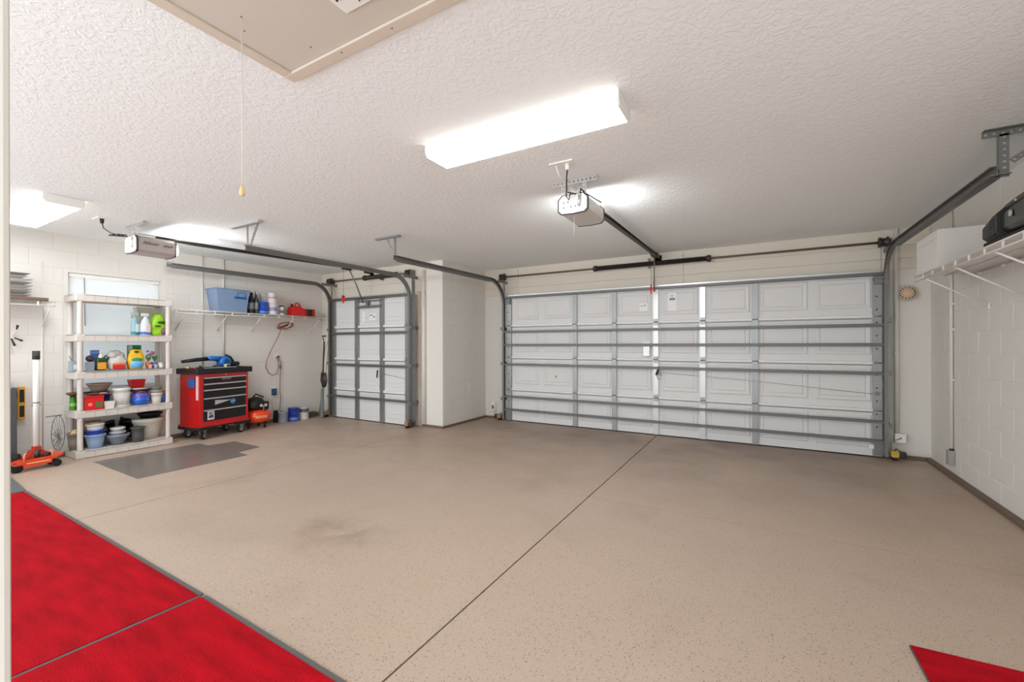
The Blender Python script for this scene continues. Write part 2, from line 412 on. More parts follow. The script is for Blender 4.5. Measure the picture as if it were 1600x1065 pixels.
# --- wide door
YF = 6.40                      # inner face of the sections
D1 = thing('door_1', (-1.27, YF, 0), 'wide white sectional garage door with galvanised struts', 'garage door', kind='structure')
XL, XR = -3.755, 1.205
ZB = [.012, .54, 1.085, 1.622, 2.13]
stx = [-2.52, -1.892, -1.288, -.672, -.05]
cols = [(-3.61, -3.165), (-3.065, -2.59), (-2.45, -1.955), (-1.835, -1.355), (-1.22, -.735), (-.61, -.11), (.0, .515), (.592, 1.12)]
emb = {}
for i in range(4):
    z0, z1 = ZB[i], ZB[i+1]
    sec = MB().box(XL, XR, YF, YF+.045, z0+.002, z1-.002).build('door_section', M_DOOR, D1)
    for (a, b) in cols:
        key = (round(b-a, 3), round(z1-z0, 2))
        if key not in emb:
            w_, h_ = b-a, (z1-z0)-.155
            def ring(k, t): return [(-w_/2+k, -t, -h_/2+k), (w_/2-k, -t, -h_/2+k), (w_/2-k, -t, h_/2-k), (-w_/2+k, -t, h_/2-k)]
            vs = ring(0, 0)+ring(.012, .009)+ring(.03, .009)+ring(.05, .002)+ring(.062, .008)
            fs = []
            for r_ in range(4):
                for q in range(4):
                    fs.append((r_*4+q, r_*4+(q+1) % 4, r_*4+4+(q+1) % 4, r_*4+4+q))
            fs.append((16, 17, 18, 19))
            emb[key] = MB().add(vs, fs).mesh('embossed_panel', M_DOOR)
        inst('embossed_panel', emb[key], ((a+b)/2, YF, (z0+z1)/2+.02), sec)
for z in ZB[1:4]:
    lip = MB()
    lip.prism([(YF, z-.022), (YF-.02, z-.014), (YF-.022, z+.016), (YF, z+.022)], 'x', XL+.07, XR-.07)
    lip.build('joint_lip', M_LIP, D1)
    MB().box(XL, XR, YF-.003, YF, z-.030, z-.022).build('lip_shade_strip', M_GALVD, D1)  # grey strip stands in for the shadow line under the lip
for i, x in enumerate(stx):
    mm = M_BRIGHT if i in (2, 3) else M_GALV
    MB().box(x-.033, x+.033, YF-.026, YF, .015, 2.125).box(x-.038, x-.033, YF-.028, YF, .015, 2.125).build('stile', mm, D1)
for x in (XL+.037, XR-.037):
    st_ = MB().box(x-.042, x+.042, YF-.026, YF, .015, 2.125).build('end_stile', M_GALV, D1)
    for k in range(13):
        z = .2+k*.15
        MB().cyl((x-.006, YF-.031, z), (x-.006, YF-.026, z), .009, n=8).build('bolt_hole', M_BLACK, st_)
for z in (1.52, 1.296, .966, .415, .196):
    mb = MB(); strut(mb, XL-.045, XR+.02, YF-.026, z); mb.build('strut', M_GALVS, D1)
mb = MB(); strut(mb, XL-.04, XR+.02, YF-.026, 2.105, .05, .03); mb.build('strut', M_GALVD, D1)
MB().box(XL-.03, XR+.02, YF-.02, YF+.03, 2.128, 2.150).build('top_rail', M_BRIGHT, D1)
for x in stx+[XL+.037, XR-.037]:
    for z in ZB[1:4]: hinge(D1, x, YF-.027, z)
for x in (XL+.02, XR-.02):
    MB().box(x-.05, x+.05, YF-.055, YF-.026, 1.99, 2.08, .004).cyl((x-.06, YF-.045, 2.04), (x+.06, YF-.045, 2.04), .012).build('roller_bracket', M_GALVD, D1)
    MB().box(x-.05, x+.05, YF-.034, YF-.026, .03, .16).build('corner_bracket', M_GALVD, D1)
# latch, cable, handle strap, stickers
MB().box(-1.485, -1.37, YF-.018, YF, 1.315, 1.345, .003).build('latch_bar', M_WHITE, D1)
MB().box(-1.47, -1.37, YF-.04, YF, 1.13, 1.28, .006).lathe((-1.40, YF-.05, 1.20), [(.022, -.004), (.022, .012)], 'y', 12).build('lock_housing', M_BRIGHT, D1)
MB().tube([(-1.28, YF-.06, .87), (-1.255, YF-.075, .93), (-1.235, YF-.062, .985)], .014, 8).build('handle_strap', M_BLACK, D1)
MB().tube([(-1.24+.03*math.cos(a*.5), YF-.05, .85+.045*math.sin(a*.5)) for a in range(12)], .004, 6).build('cable_knot', M_GALVD, D1)
MB().tube([(-1.22, YF-.012, .90), (-.05, YF-.032, .83), (1.16, YF-.02, .725)], .002, 5).build('lock_cable', M_GALVD, D1)
MB().lathe((1.168, YF-.034, .735), [(.026, 0), (.026, .006)], 'y', 14).build('cable_ring', M_GALVD, D1)
stk = MB().box(-1.125, -1.01, YF-.0125, YF-.010, 1.775, 2.03).build('sticker', mat('sticker_paper', (234, 233, 230), .5), D1)
MB().box(-1.105, -1.03, YF-.0135, YF-.0125, 1.925, 1.955).box(-1.09, -1.05, YF-.0135, YF-.0125, 1.98, 1.99).build('sticker_print', mat('sticker_ink', (120, 122, 126), .5), stk)
stk = MB().box(-1.52, -1.40, YF-.0125, YF-.010, 1.79, 1.90).build('sticker', MATS['sticker_paper'], D1)
MB().box(-1.46, -1.43, YF-.0135, YF-.0125, 1.86, 1.875).box(-1.51, -1.47, YF-.0135, YF-.0125, 1.858, 1.866).build('sticker_print', MATS['sticker_ink'], stk)
MB().box(1.09, 1.16, YF-.032, YF-.027, .10, .15).build('warning_tag', M_WHITE, D1)
MB().box(-2.86, -2.845, YF-.012, YF-.002, .775, .80).box(-2.852, -2.846, YF-.012, YF-.002, .75, .79).build('keyhole', M_BLACK, D1)
MB().box(XL, XR, YF-.002, YF+.04, .0, .014).build('bottom_seal', M_RUB, D1)

# --- small door
YS = 5.175
D2 = thing('door_2', (-5.78, YS, 0), 'small white sectional garage door beside the pier', 'garage door', kind='structure')
XL2, XR2 = -6.715, -4.86
stx2 = [-6.062, -5.458]
ZS = [.012, .525, 1.06, 1.615, 2.13]
for i in range(4):
    z0, z1 = ZS[i], ZS[i+1]; h = z1-z0
    sec = MB().box(XL2, XR2, YS, YS+.045, z0+.002, z1-.002).build('door_section', M_DOOR, D2)
    for k in (.16, .30, .74, .86):
        MB().prism([(YS, z0+h*k-.006), (YS-.005, z0+h*k), (YS, z0+h*k+.006)], 'x', XL2+.08, XR2-.08).build('rib', M_DOOR, sec)
for z in ZS[1:4]:
    edges = [XL2+.07]+[q for x in stx2 for q in (x-.037, x+.037)]+[XR2-.07]
    for a, b in zip(edges[::2], edges[1::2]):
        MB().prism([(YS, z-.024), (YS-.03, z-.018), (YS-.032, z+.018), (YS, z+.026)], 'x', a, b).build('joint_lip', M_LIP, D2)
        MB().box(a, b, YS-.004, YS, z-.034, z-.024).build('lip_shade_strip', M_GALVD, D2)  # shade below each lip, put in as a grey strip
for x in stx2: MB().box(x-.042, x+.042, YS-.026, YS, .015, 2.125).box(x-.047, x-.042, YS-.03, YS, .015, 2.125).build('stile', M_GALV, D2)
for x in (XL2+.045, XR2-.03): MB().box(x-.045, x+.045, YS-.026, YS, .015, 2.125).build('end_stile', M_GALV, D2)
for z in (1.505, .953, .392):
    mb = MB(); strut(mb, XL2-.04, XR2+.03, YS-.026, z, .045, .03); mb.build('strut', M_GALVS, D2)
mb = MB(); strut(mb, XL2-.06, XR2+.03, YS-.026, 2.105, .05, .034); mb.build('strut', M_GALVD, D2)
for x in stx2+[XL2+.06, XR2-.045]:
    for z in ZS[1:4]: hinge(D2, x, YS-.027, z)
MB().box(-6.06, -5.46, YS-.045, YS-.02, 1.93, 1.975).box(-6.06, -5.46, YS-.045, YS-.02, 2.035, 2.06).box(-5.80, -5.74, YS-.06, YS-.02, 1.94, 2.06).build('operator_bracket', M_GALVD, D2)
stk = MB().box(-5.95, -5.88, YS-.004, YS-.002, 1.70, 1.88).box(-5.78, -5.62, YS-.004, YS-.002, 1.72, 1.84).build('sticker', MATS['sticker_paper'], D2)
MB().box(-5.77, -5.69, YS-.0052, YS-.004, 1.80, 1.815).box(-5.68, -5.64, YS-.0052, YS-.004, 1.765, 1.79).build('sticker_print', MATS['sticker_ink'], stk)
MB().tube([(-5.53, YS-.05, .88), (-5.52, YS-.07, .82), (-5.545, YS-.05, .76)], .012, 8).build('handle_strap', M_BLACK, D2)
MB().tube([(-5.5, YS-.012, .83), (-4.93, YS-.03, .76)], .003, 5).build('lock_cable', M_GALVD, D2)
MB().box(XL2, XR2, YS-.002, YS+.04, .0, .014).build('bottom_seal', M_RUB, D2)

# ================================================================== TRACKS, SHAFTS
def door_track(X, yv, zh, yend, rad, sgn, label, hang, wall, px, ztop=2.47):
    """sgn: +1 channel opens towards +X"""
    t = thing('door_track', (X, yv, 0), label, 'door track', 'overhead door tracks')
    path = [(yv, .03), (yv, zh-rad)]
    path += [(yv-rad+rad*math.cos(a), zh-rad+rad*math.sin(a)) for a in [PI/2*k/10 for k in range(1, 11)]]
    path += [(yend, zh-.012)]
    s = sgn
    out = [(X, -.028), (X+s*.034, -.028), (X+s*.034, -.022), (X+s*.003, -.025), (X+s*.003, .025), (X+s*.034, .022), (X+s*.034, .028), (X, .028)]
    MB().sweep(path, out).build('rail', M_GALVD, t)
    MB().sweep([(yv-rad*.9, zh+.0), (yend+.06, zh-.012)], [(X-s*.004, .026), (X-s*.034, .026), (X-s*.034, .031), (X-s*.0, .031), (X, -.02), (X-s*.004, -.02)]).build('stiffener_angle', M_GALVD, t)
    # jamb angle from floor to bearing plate
    MB().box(X-.003, X+.003, yv+.03, yv+.07, .02, ztop-.10).box(min(X, X-s*.035), max(X, X-s*.035), yv+.066, yv+.07, .02, ztop-.10).build('jamb_angle', M_GALV, t)
    for z in (.35, .95, 1.55):
        MB().box(min(X, X-s*.03), max(X, X-s*.03), yv-.03, wall-.004, z, z+.05).cyl((X-s*.035, yv, z+.025), (X+s*.002, yv, z+.025), .009, n=8).build('jamb_bracket', M_GALVD, t)
    MB().box(X-.004, X+.004, yv-.16, wall, zh-.015, zh+.03).build('flag_bracket', M_GALVD, t)
    MB().box(px-.004, px+.004, yv+.05, wall, ztop-.07, ztop+.04).build('bearing_plate', M_GALVD, t)
    # ceiling hanger
    if hang == 'perf':
        hy = yend+.06
        MB().perf((X-.05, hy, CZ-.022), (X+.36, hy-.0, CZ-.022), (0, 0, -1), .042, .004, (0, 1, 0)).box(X-.05, X+.36, hy-.04, hy, CZ-.005, CZ-.001).build('hanger_angle', M_GALVD, t)
        MB().perf((X+.05, hy, CZ-.03), (X+.05, hy, zh-.04), (1, 0, 0), .04, .004, (0, 1, 0)).box(X+.026, X+.03, hy, hy+.035, zh-.03, CZ-.03).build('hanger_strap', M_GALVD, t)
        MB().perf((X+.08, hy, zh+.05), (X+.32, hy, CZ-.03), (-.7, 0, .7), .036, .004, (0, 1, 0)).build('hanger_brace', M_GALVD, t)
        MB().box(X-.002, X+.07, hy-.03, hy+.03, zh-.03, zh-.024).build('hanger_bolt_tab', M_GALVD, t)
    elif hang == 'v':
        hy = yend+.03
        MB().box(X-.32, X+.08, hy-.03, hy+.02, CZ-.02, CZ-.001).build('hanger_angle', M_GALV, t)
        MB().perf((X-.0, hy, CZ-.02), (X, hy, zh-.04), (1, 0, 0), .034, .004, (0, 1, 0)).build('hanger_strap', M_GALVD, t)
        MB().perf((X-.14, hy+.004, CZ-.02), (X-.01, hy+.004, zh-.01), (.8, 0, .4), .03, .004, (0, 1, 0)).build('hanger_brace', M_GALV, t)
    elif hang == 'x':
        hy = yend+.03
        MB().box(X-.30, X+.24, hy-.03, hy+.02, CZ-.025, CZ-.001).build('hanger_angle', M_BRIGHT, t)
        MB().perf((X-.02, hy, CZ-.02), (X-.01, hy, zh-.02), (1, 0, 0), .03, .004, (0, 1, 0)).build('hanger_strap', M_GALVD, t)
        MB().perf((X+.17, hy+.006, CZ-.02), (X+.015, hy+.006, zh-.01), (.85, 0, -.5), .036, .004, (0, 1, 0)).build('hanger_brace', M_GALVD, t)
    else:
        hy = yend+.03
        MB().box(X-.02, X+.02, hy-.02, hy+.02, zh, CZ-.001).box(X-.10, X+.10, hy-.02, hy+.02, CZ-.02, CZ-.001).build('hanger_strap', M_BRIGHT, t)
    return t
T1 = door_track(-3.83, 6.355, 2.37, 3.80, .40, 1, 'curved steel door track next to the pier at the wide door', 'v', BW, -3.935)
T2 = door_track(1.255, 6.355, 2.375, 3.74, .40, -1, 'curved steel door track beside the corner with the conduit wall', 'perf', BW, 1.30)
T3 = door_track(-6.76, 5.13, 2.38, 2.66, .34, 1, 'curved steel door track over the loaded wire shelf', 'post', SW, -6.90)
T4 = door_track(-4.80, 5.13, 2.375, 2.60, .34, -1, 'curved steel door track between small door and pier', 'x', SW, -4.855)
def safety_eye(x, y, yellow, label, s):
    t = thing('safety_sensor', (x, y, 0), label, 'sensor', 'door safety sensors')
    MB().box(x-.035, x+.035, y-.035, y+.035, .035, .105, .01).build('sensor_body', P('sensor_amber', (201, 160, 66), .4) if yellow else P('sensor_brass', (164, 128, 78), .45), t)
    MB().box(x+s*.036 if s > 0 else x-.10, x+.10 if s > 0 else x-.036, y-.02, y+.05, .03, .10, .012).build('sensor_shroud', M_STEEL, t)
    MB().box(x-.02, x+.02, y-.02, y+.06, 0.0, .036).build('foot_bracket', M_BLACK, t)
    MB().tube([(x, y+.02, .10), (x+.02, y+.04, .125), (x+.05, y+.03, .10)], .006, 6).build('wire_tail', M_BLACK, t)
safety_eye(1.31, 6.33, True, 'amber safety sensor at the foot of the wide door track by the corner', 1)
safety_eye(-3.905, 6.36, False, 'brass coloured safety sensor at the foot of the track next to the pier', -1)
safety_eye(-4.80, 5.05, False, 'brass coloured safety sensor at the small door between door and pier', 1)
safety_eye(-6.83, 5.09, False, 'brass coloured safety sensor at the small door below the hanging shovel', -1)

def torsion(xa, xb, y, z, sp, label, sag=0.):
    t = thing('torsion_shaft', ((xa+xb)/2, y, z), label, 'spring shaft', 'torsion spring shafts')
    MB().cyl((xa-.05, y, z), (xb+.05, y, z), .014, n=10).build('shaft', mat('worn_shaft', (126, 116, 104), .45, .6, var=.12), t)
    for x, s in ((xa, 1), (xb, -1)):
        MB().lathe((x, y, z), [(.03, -.045), (.055, -.045), (.06, -.03), (.048, -.02), (.046, .02), (.062, .03), (.062, .042), (.03, .05)], 'x', 18).build('cable_drum', M_STEEL, t)
        MB().tube([(x+s*.03, y-.05, z), (x+s*.03, y-.045, .2)], .0025, 5).build('lift_cable', M_GALVD, t)
    prof = []; n = int((sp[1]-sp[0])/.012)
    a = sp[0]
    for i in range(n): prof += [(.031, i*.012), (.037, i*.012+.006)]
    MB().lathe((a, y, z), prof, 'x', 14, smooth=False).build('spring', M_STEEL, t)
    for e, s in ((sp[0], -1), (sp[1], 1)):
        MB().lathe((e, y, z), [(.036, -.03), (.046, -.02), (.046, .02), (.034, .03)], 'x', 14).build('winding_cone', M_STEEL, t)
    MB().box((sp[0]+sp[1])/2-.01, (sp[0]+sp[1])/2+.01, y, y+.08, z-.06, z+.08).build('centre_bracket', M_GALVD, t)
    return t
torsion(-3.876, 1.235, 6.425, 2.472, (-2.2, -.6), 'long spring shaft with dark coil above the wide door')
torsion(-6.842, -4.92, 5.215, 2.46, (-5.93, -5.2), 'short spring shaft with dark coil above the small door')

# ================================================================== DOOR OPENERS
def opener(xc, wd, yf, yb, zb, zt, rail0, rail1, arm, label, side_text=None, grey=False):
    t = thing('garage_door_opener', (xc, yf, zb), label, 'door opener', 'ceiling door openers')
    hw = wd/2
    body = [(-hw, zt-.035), (-hw*.72, zt), (hw*.72, zt), (hw, zt-.035), (hw, zb+.03), (hw*.8, zb+.006), (0, zb), (-hw*.8, zb+.006), (-hw, zb+.03)]
    body = [(xc+a, b) for a, b in body]
    def scale(k, dz=0): cx, cz = xc, (zb+zt)/2; return [(cx+(a-cx)*k, cz+(b-cz)*k+dz) for a, b in body]
    MB().prism(body, 'y', yf+.01, yb-.01).build('motor_housing', P('opener_housing', (206, 200, 194), .4) if not grey else P('opener_housing_grey', (176, 166, 160), .4), t)
    for q in (yf, yb-.012): MB().prism(scale(1.04), 'y', q, q+.012).build('edge_trim', M_STEEL, t)
    MB().prism(scale(.94), 'y', yf-.006, yf+.002).build('end_plate', M_WHITE, t)
    for (a, b) in ((-.6, .35), (-.6, .6), (-.1, .35), (.2, .36), (-.3, .62)):
        x, z = xc+a*hw, zb+b*(zt-zb)
        MB().lathe((x, yf-.009, z), [(.005, 0), (.005, .004)], 'y', 8).build('plate_hole', M_STEEL, t)
    MB().prism(scale(.66, .0), 'y', yb, yb+.035).build('light_lens', mat('lit_opener_lens', (250, 246, 238), .35, var=0, emit=((248, 250, 255), OPLAMP)), t)
    MB().tube([(xc+hw*.5, yf-.012, zt-.02), (xc+hw*.45, yf-.014, zb+.05)], .012, 6).build('capacitor', M_BRIGHT, t)
    MB().tube([(xc-.1*hw, yf+.06, zb+.005), (xc-.1*hw, yf+.058, zb-.10), (xc-.16*hw, yf+.06, zb-.17)], .0012, 5).build('antenna_wire', M_WHITE, t)
    # ceiling frame
    w2 = hw*1.5
    MB().perf((xc-w2, yf+.03, CZ-.022), (xc+w2, yf+.03, CZ-.022), (0, 0, 1), .04, .004, (0, -1, 0)).box(xc-w2, xc+w2, yf+.03, yf+.07, CZ-.004, CZ-.001).build('ceiling_angle', M_BRIGHT, t)
    for x in (xc-hw*.72, xc+hw*.72):
        MB().perf((x, yf+.022, CZ-.04), (x, yf+.022, zt-.03), (1, 0, 0), .032, .004, (0, -1, 0)).build('hanger_strap', M_BRIGHT, t)
    MB().tube([(xc-hw*.6, yf+.05, CZ-.03), (xc+hw*.3, yf+.05, zt)], .004, 5).tube([(xc+hw*.6, yf+.05, CZ-.04), (xc-hw*.2, yf+.05, zt)], .004, 5).build('sway_brace', M_WHITE, t)
    # rail (T-section), header bracket, trolley and arm
    y0, z0 = rail0; y1, z1 = rail1
    MB().sweep([(y0, z0), (y1, z1)], [(xc-.022, -.016), (xc+.022, -.016), (xc+.022, -.012), (xc+.004, -.012), (xc+.004, .018), (xc+.016, .018), (xc+.016, .022), (xc-.016, .022), (xc-.016, .018), (xc-.004, .018), (xc-.004, -.012), (xc-.022, -.012)]).build('rail', M_STEEL, t)
    MB().tube([(xc+.03, y0-.2, z0+.015), (xc+.03, y1-.1, z1-.0)], .0035, 5).build('chain', M_STEEL, t)
    wy = BW if y1 > 5.6 else SW
    MB().box(xc-.035, xc+.035, y1-.02, wy, z1-.04, z1-.034).box(xc-.05, xc+.05, wy-.012, wy, z1-.10, z1+.02).box(xc-.03, xc-.024, y1-.05, wy, z1-.05, z1+.02).box(xc+.024, xc+.03, y1-.05, wy, z1-.05, z1+.02).lathe((xc-.02, y1-.02, z1-.005), [(.03, 0), (.03, .04)], 'x', 14).build('header_bracket', M_STEEL, t)
    ty = arm[0]; tz = z0+(z1-z0)*(ty-y0)/(y1-y0)
    MB().box(xc-.03, xc+.03, ty-.11, ty+.05, tz-.045, tz-.008, .006).build('trolley', M_STEEL, t)
    MB().tube([(xc, ty+.02, tz-.03), (xc-.012, (ty+arm[1])/2+.02, (tz+arm[2])/2), (xc-.02, arm[1], arm[2])], .011, 6).build('door_arm', M_GALVD, t)
    hz = arm[3]
    cord = MB().tube([(xc-.02, ty-.08, tz-.04), (xc-.022, ty-.08, hz+.06)], .0025, 5).build('release_cord', P('red_cord', (150, 70, 66), .6), t)
    MB().box(xc-.03, xc-.014, ty-.11, ty-.055, hz-.03, hz+.06, .006).box(xc-.05, xc+.02, ty-.095, ty-.075, hz-.01, hz+.015, .005).box(xc-.034, xc-.012, ty-.09, ty-.07, hz-.07, hz-.03, .004).build('release_handle', P('handle_red', (214, 32, 38), .35), t)
    return t
O1 = opener(-1.28, .25, 3.20, 3.60, 2.345, 2.50, (3.45, 2.515), (6.36, 2.575), (6.22, 6.32, 2.05, 2.07), 'white motor unit and rail over the wide door')
O2 = opener(-5.85, .29, 1.98, 2.34, 2.30, 2.485, (2.2, 2.50), (5.20, 2.585), (4.80, 5.12, 2.02, 2.05), 'grey motor unit and rail over the small door', grey=True)
text('Allister', .05, face_M((-5.7035, 2.10, 2.41), (0, 1, 0), (0, 0, 1)), P('ink_dark', (52, 46, 44), .5), 'maker_mark', O2, shear=.4)
text('MVP', .045, face_M((-5.7035, 2.255, 2.40), (0, 1, 0), (0, 0, 1)), MATS['ink_dark'], 'model_mark', O2, shear=.3)
MB().tube([(-1.22, 3.22, 2.47), (-1.20, 3.16, 2.515), (-1.19, 3.30, 2.51), (-1.155, 3.52, 2.505)], .006, 6).build('side_cable', M_BLACK, O1)

def ceiling_outlet(x, y, label, cordpts, blackplug):
    t = thing('ceiling_outlet', (x, y, CZ-.012), label, 'outlet', 'ceiling outlets')
    MB().box(x-.10, x+.085, y-.045, y+.045, CZ-.01, CZ, .003).build('cover_plate', M_WHITE, t)
    MB().cyl((x+.03, y, CZ-.055), (x+.03, y, CZ-.01), .016, .018).build('plug', M_BLACK if blackplug else M_WHITE, t)
    MB().tube([(x+.03, y, CZ-.05)]+cordpts, .0055, 6).build('power_cord', M_STEEL, t)
    return t
c1 = ceiling_outlet(-1.235, 2.91, 'white ceiling outlet feeding the opener of the wide door', [(-1.24, 2.98, 2.56), (-1.29, 3.10, 2.51), (-1.31, 3.14, 2.47), (-1.295, 3.15, 2.44), (-1.28, 3.15, 2.49), (-1.30, 3.14, 2.50), (-1.24, 3.17, 2.485)], False)
MB().tube([(-1.29, 2.90, CZ-.01), (-1.30, 2.98, 2.57), (-1.25, 3.08, 2.545)], .006, 6).build('white_cable', M_WHITE, c1)
ceiling_outlet(-5.93, 1.76, 'white ceiling outlet feeding the opener of the small door', [(-5.91, 1.775, 2.53), (-5.86, 1.82, 2.48), (-5.80, 1.88, 2.46), (-5.80, 1.93, 2.475), (-5.84, 1.88, 2.48), (-5.86, 1.80, 2.455), (-5.80, 1.94, 2.46)], True)

# ================================================================== CEILING LIGHTS
M_LENS = mat('lit_prismatic_lens', (250, 248, 240), .4, var=0, emit=((246, 250, 255), LAMP))
M_LENS2 = mat('lit_lens_edge', (250, 248, 240), .4, var=0, emit=((255, 250, 243), 1.6))
def ceiling_light(x0, x1, y0, y1, label):
    t = thing('ceiling_light', ((x0+x1)/2, (y0+y1)/2, CZ-.075), label, 'ceiling light', 'fluorescent ceiling lights')
    MB().box(x0+.01, x1-.01, y0+.03, y1-.03, CZ-.03, CZ).build('housing', M_WHITE, t)
    prof = [(y0, CZ-.012), (y0, CZ-.052), (y0+.02, CZ-.075), (y1-.02, CZ-.075), (y1, CZ-.052), (y1, CZ-.012)]
    MB().box(x0+.012, x1-.012, y0+.02, y1-.02, CZ-.0765, CZ-.074).build('lens', M_LENS, t)
    MB().prism(prof, 'x', x0+.012, x1-.012).build('lens_side', M_LENS2, t)
    cap = [(y0-.003, CZ-.002), (y0-.003, CZ-.054), (y0+.019, CZ-.078), (y1-.019, CZ-.078), (y1+.003, CZ-.054), (y1+.003, CZ-.002)]
    MB().prism(cap, 'x', x0, x0+.012).build('end_cap', M_WHITE, t)
    MB().prism(cap, 'x', x1-.012, x1).build('end_cap', M_WHITE, t)
ceiling_light(-1.92, -.625, 2.195, 2.43, 'lit fluorescent ceiling light between attic hatch and opener')
ceiling_light(-6.62, -5.33, 1.21, 1.47, 'lit fluorescent ceiling light beside the grey opener')

# ================================================================== ATTIC HATCH
HX0, HX1, HY0, HY1 = -1.99, -.62, .40, 1.315
ah = thing('attic_hatch', ((HX0+HX1)/2, (HY0+HY1)/2, CZ-.03), 'beige attic hatch with trim boards, vent and pull cord', 'attic hatch')
for b in ((HX0, HX1, HY1-.055, HY1), (HX0, HX1, HY0, HY0+.055), (HX0, HX0+.055, HY0+.055, HY1-.055), (HX1-.055, HX1, HY0+.055, HY1-.055)):
    MB().box(*b, CZ-.022, CZ, .004).build('trim_board', M_TRIM, ah)
MB().box(HX0+.058, HX1-.058, HY0+.058, HY1-.058, CZ-.012, CZ-.001).build('panel', M_PANELB, ah)
vn = MB().box(-1.40, -.95, .85, 1.145, CZ-.020, CZ-.012, .003).build('vent_grille', M_WHITE, ah)
for k in range(7):
    MB().box(-1.36, -1.0, .89+k*.03, .905+k*.03, CZ-.024, CZ-.020).build('louver', M_PANELB, vn)
for k in range(5): MB().lathe((-1.375, .88+k*.05, CZ-.022), [(.005, 0), (.005, .003)], 'z', 8).build('louver_pin', M_BLACK, vn)
for (x, y) in ((-1.30, 1.12), (-1.6, 1.28), (-1.3, 1.285), (-1.0, 1.28), (-1.78, .95), (-1.85, 1.0), (-1.70, 1.20)):
    MB().lathe((x, y, CZ-.024 if y > 1.26 or y == 1.12 else CZ-.0135), [(.004, 0), (.004, .002)], 'z', 8).build('screw_head', M_GALVD, ah)
MB().tube([(-1.788, .957, CZ-.012), (-1.786, .957, 2.2), (-1.787, .956, 1.955)], .002, 5).build('pull_cord', P('cord_white', (222, 214, 198), .7), ah)
MB().lathe((-1.787, .956, 1.91), [(.004, 0), (.009, .003), (.011, .014), (.007, .034), (.003, .046)], 'z', 12).build('cord_knob', P('wood_knob', (222, 190, 138), .5), ah)

# ================================================================== WIRE SHELVES
def wire_shelf(label, wallx, sgn, depth, y0, y1, z, brackets, group, lip=.045, step=.03, drop=.24):
    """wallx: wall face; sgn: direction the shelf sticks out"""
    fx = wallx+sgn*depth
    t = thing('wire_shelf', (wallx+sgn*depth/2, (y0+y1)/2, z), label, 'wire shelf', group)
    r = MB()
    r.tube([(fx, y0, z), (fx, y1, z)], .0055, 6).tube([(fx, y0, z-lip), (fx, y1, z-lip)], .0055, 6)
    r.tube([(wallx+sgn*.014, y0, z), (wallx+sgn*.014, y1, z)], .0045, 6).tube([((wallx+fx)/2, y0, z-.004), ((wallx+fx)/2, y1, z-.004)], .004, 6)
    r.build('long_rods', M_WIRE, t)
    cw = MB(); y = y0
    while y <= y1+.001:
        cw.tube([(wallx+sgn*.01, y, z+.004), (fx, y, z+.004)], .0028, 4); y += step
    o = cw.build('cross_wires', M_WIRE, t); o['kind'] = 'stuff'
    y = y0+.02
    while y < y1:
        MB().box(fx-.004, fx+.004, y-.007, y+.007, z-lip, z).build('front_tie', M_WIRE, t); y += .24
    for by in brackets:
        MB().tube([(fx, by, z-lip+.006), (wallx+sgn*.012, by, z-drop)], .0075, 6).box(min(wallx, wallx+sgn*.014), max(wallx, wallx+sgn*.014), by-.012, by+.012, z-drop-.025, z-drop+.02).build('bracket', M_WIRE, t)
    yy = y0+.1
    while yy < y1:
        MB().box(min(wallx, wallx+sgn*.02), max(wallx, wallx+sgn*.02), yy-.012, yy+.012, z-.014, z+.012).build('wall_clip', M_WHITE, t); yy += .42
    return t
SZ = 1.80
W1 = wire_shelf('white wire shelf over the tool chest holding a blue tote and cans', LW+.007, 1, .305, 2.80, 5.14, SZ, (2.93, 3.47, 3.98, 4.53, 5.03), 'white wire shelves', drop=.27)
W2 = wire_shelf('short white wire shelf beside the window holding a stack of trays', LW+.007, 1, .305, .30, 1.66, SZ, (.6, 1.62), 'white wire shelves', drop=.27)
W3 = wire_shelf('deep white wire shelf on the conduit wall with a dark liner', RW-.007, -1, .405, 2.2, 5.33, 1.925, (2.5, 3.15, 3.79, 4.42, 5.07), 'white wire shelves', drop=.30)
ln = MB().box(1.275, 1.635, 2.25, 5.26, 1.931, 1.937).build('shelf_liner', P('grey_wood_liner', (128, 120, 112), .5, var=.25, vscale=3))
tag(ln, 'grey wood-look liner lying on the deep wire shelf', 'shelf liner')
LZ = 1.937
# second hang rail, lower mounting strip of the shelf over the chest
st = thing('mounting_rail', (LW, 3.97, 1.51), 'pair of thin white mounting rails on the wall below the wire shelf', 'mounting rail')
for z in (1.51, 1.60): MB().box(LW+.003, LW+.007, 2.85, 5.1, z, z+.011).build('rail', M_WIRE, st)

# ================================================================== RIGHT SIDE OBJECTS
cb = thing('carton', (1.46, 5.17, LZ), 'plain white carton at the far end of the deep wire shelf', 'box')
MB().box(1.285, 1.63, 4.88, 5.43, LZ, LZ+.325, .004).build('carton_body', mat('white_card', (228, 224, 217), .7, var=.03), cb)
MB().box(1.285, 1.63, 5.15, 5.158, LZ+.325, LZ+.3265).box(1.2835, 1.285, 4.90, 5.41, LZ+.255, LZ+.26).build('flap_seam', mat('card_seam', (206, 201, 193), .7), cb)
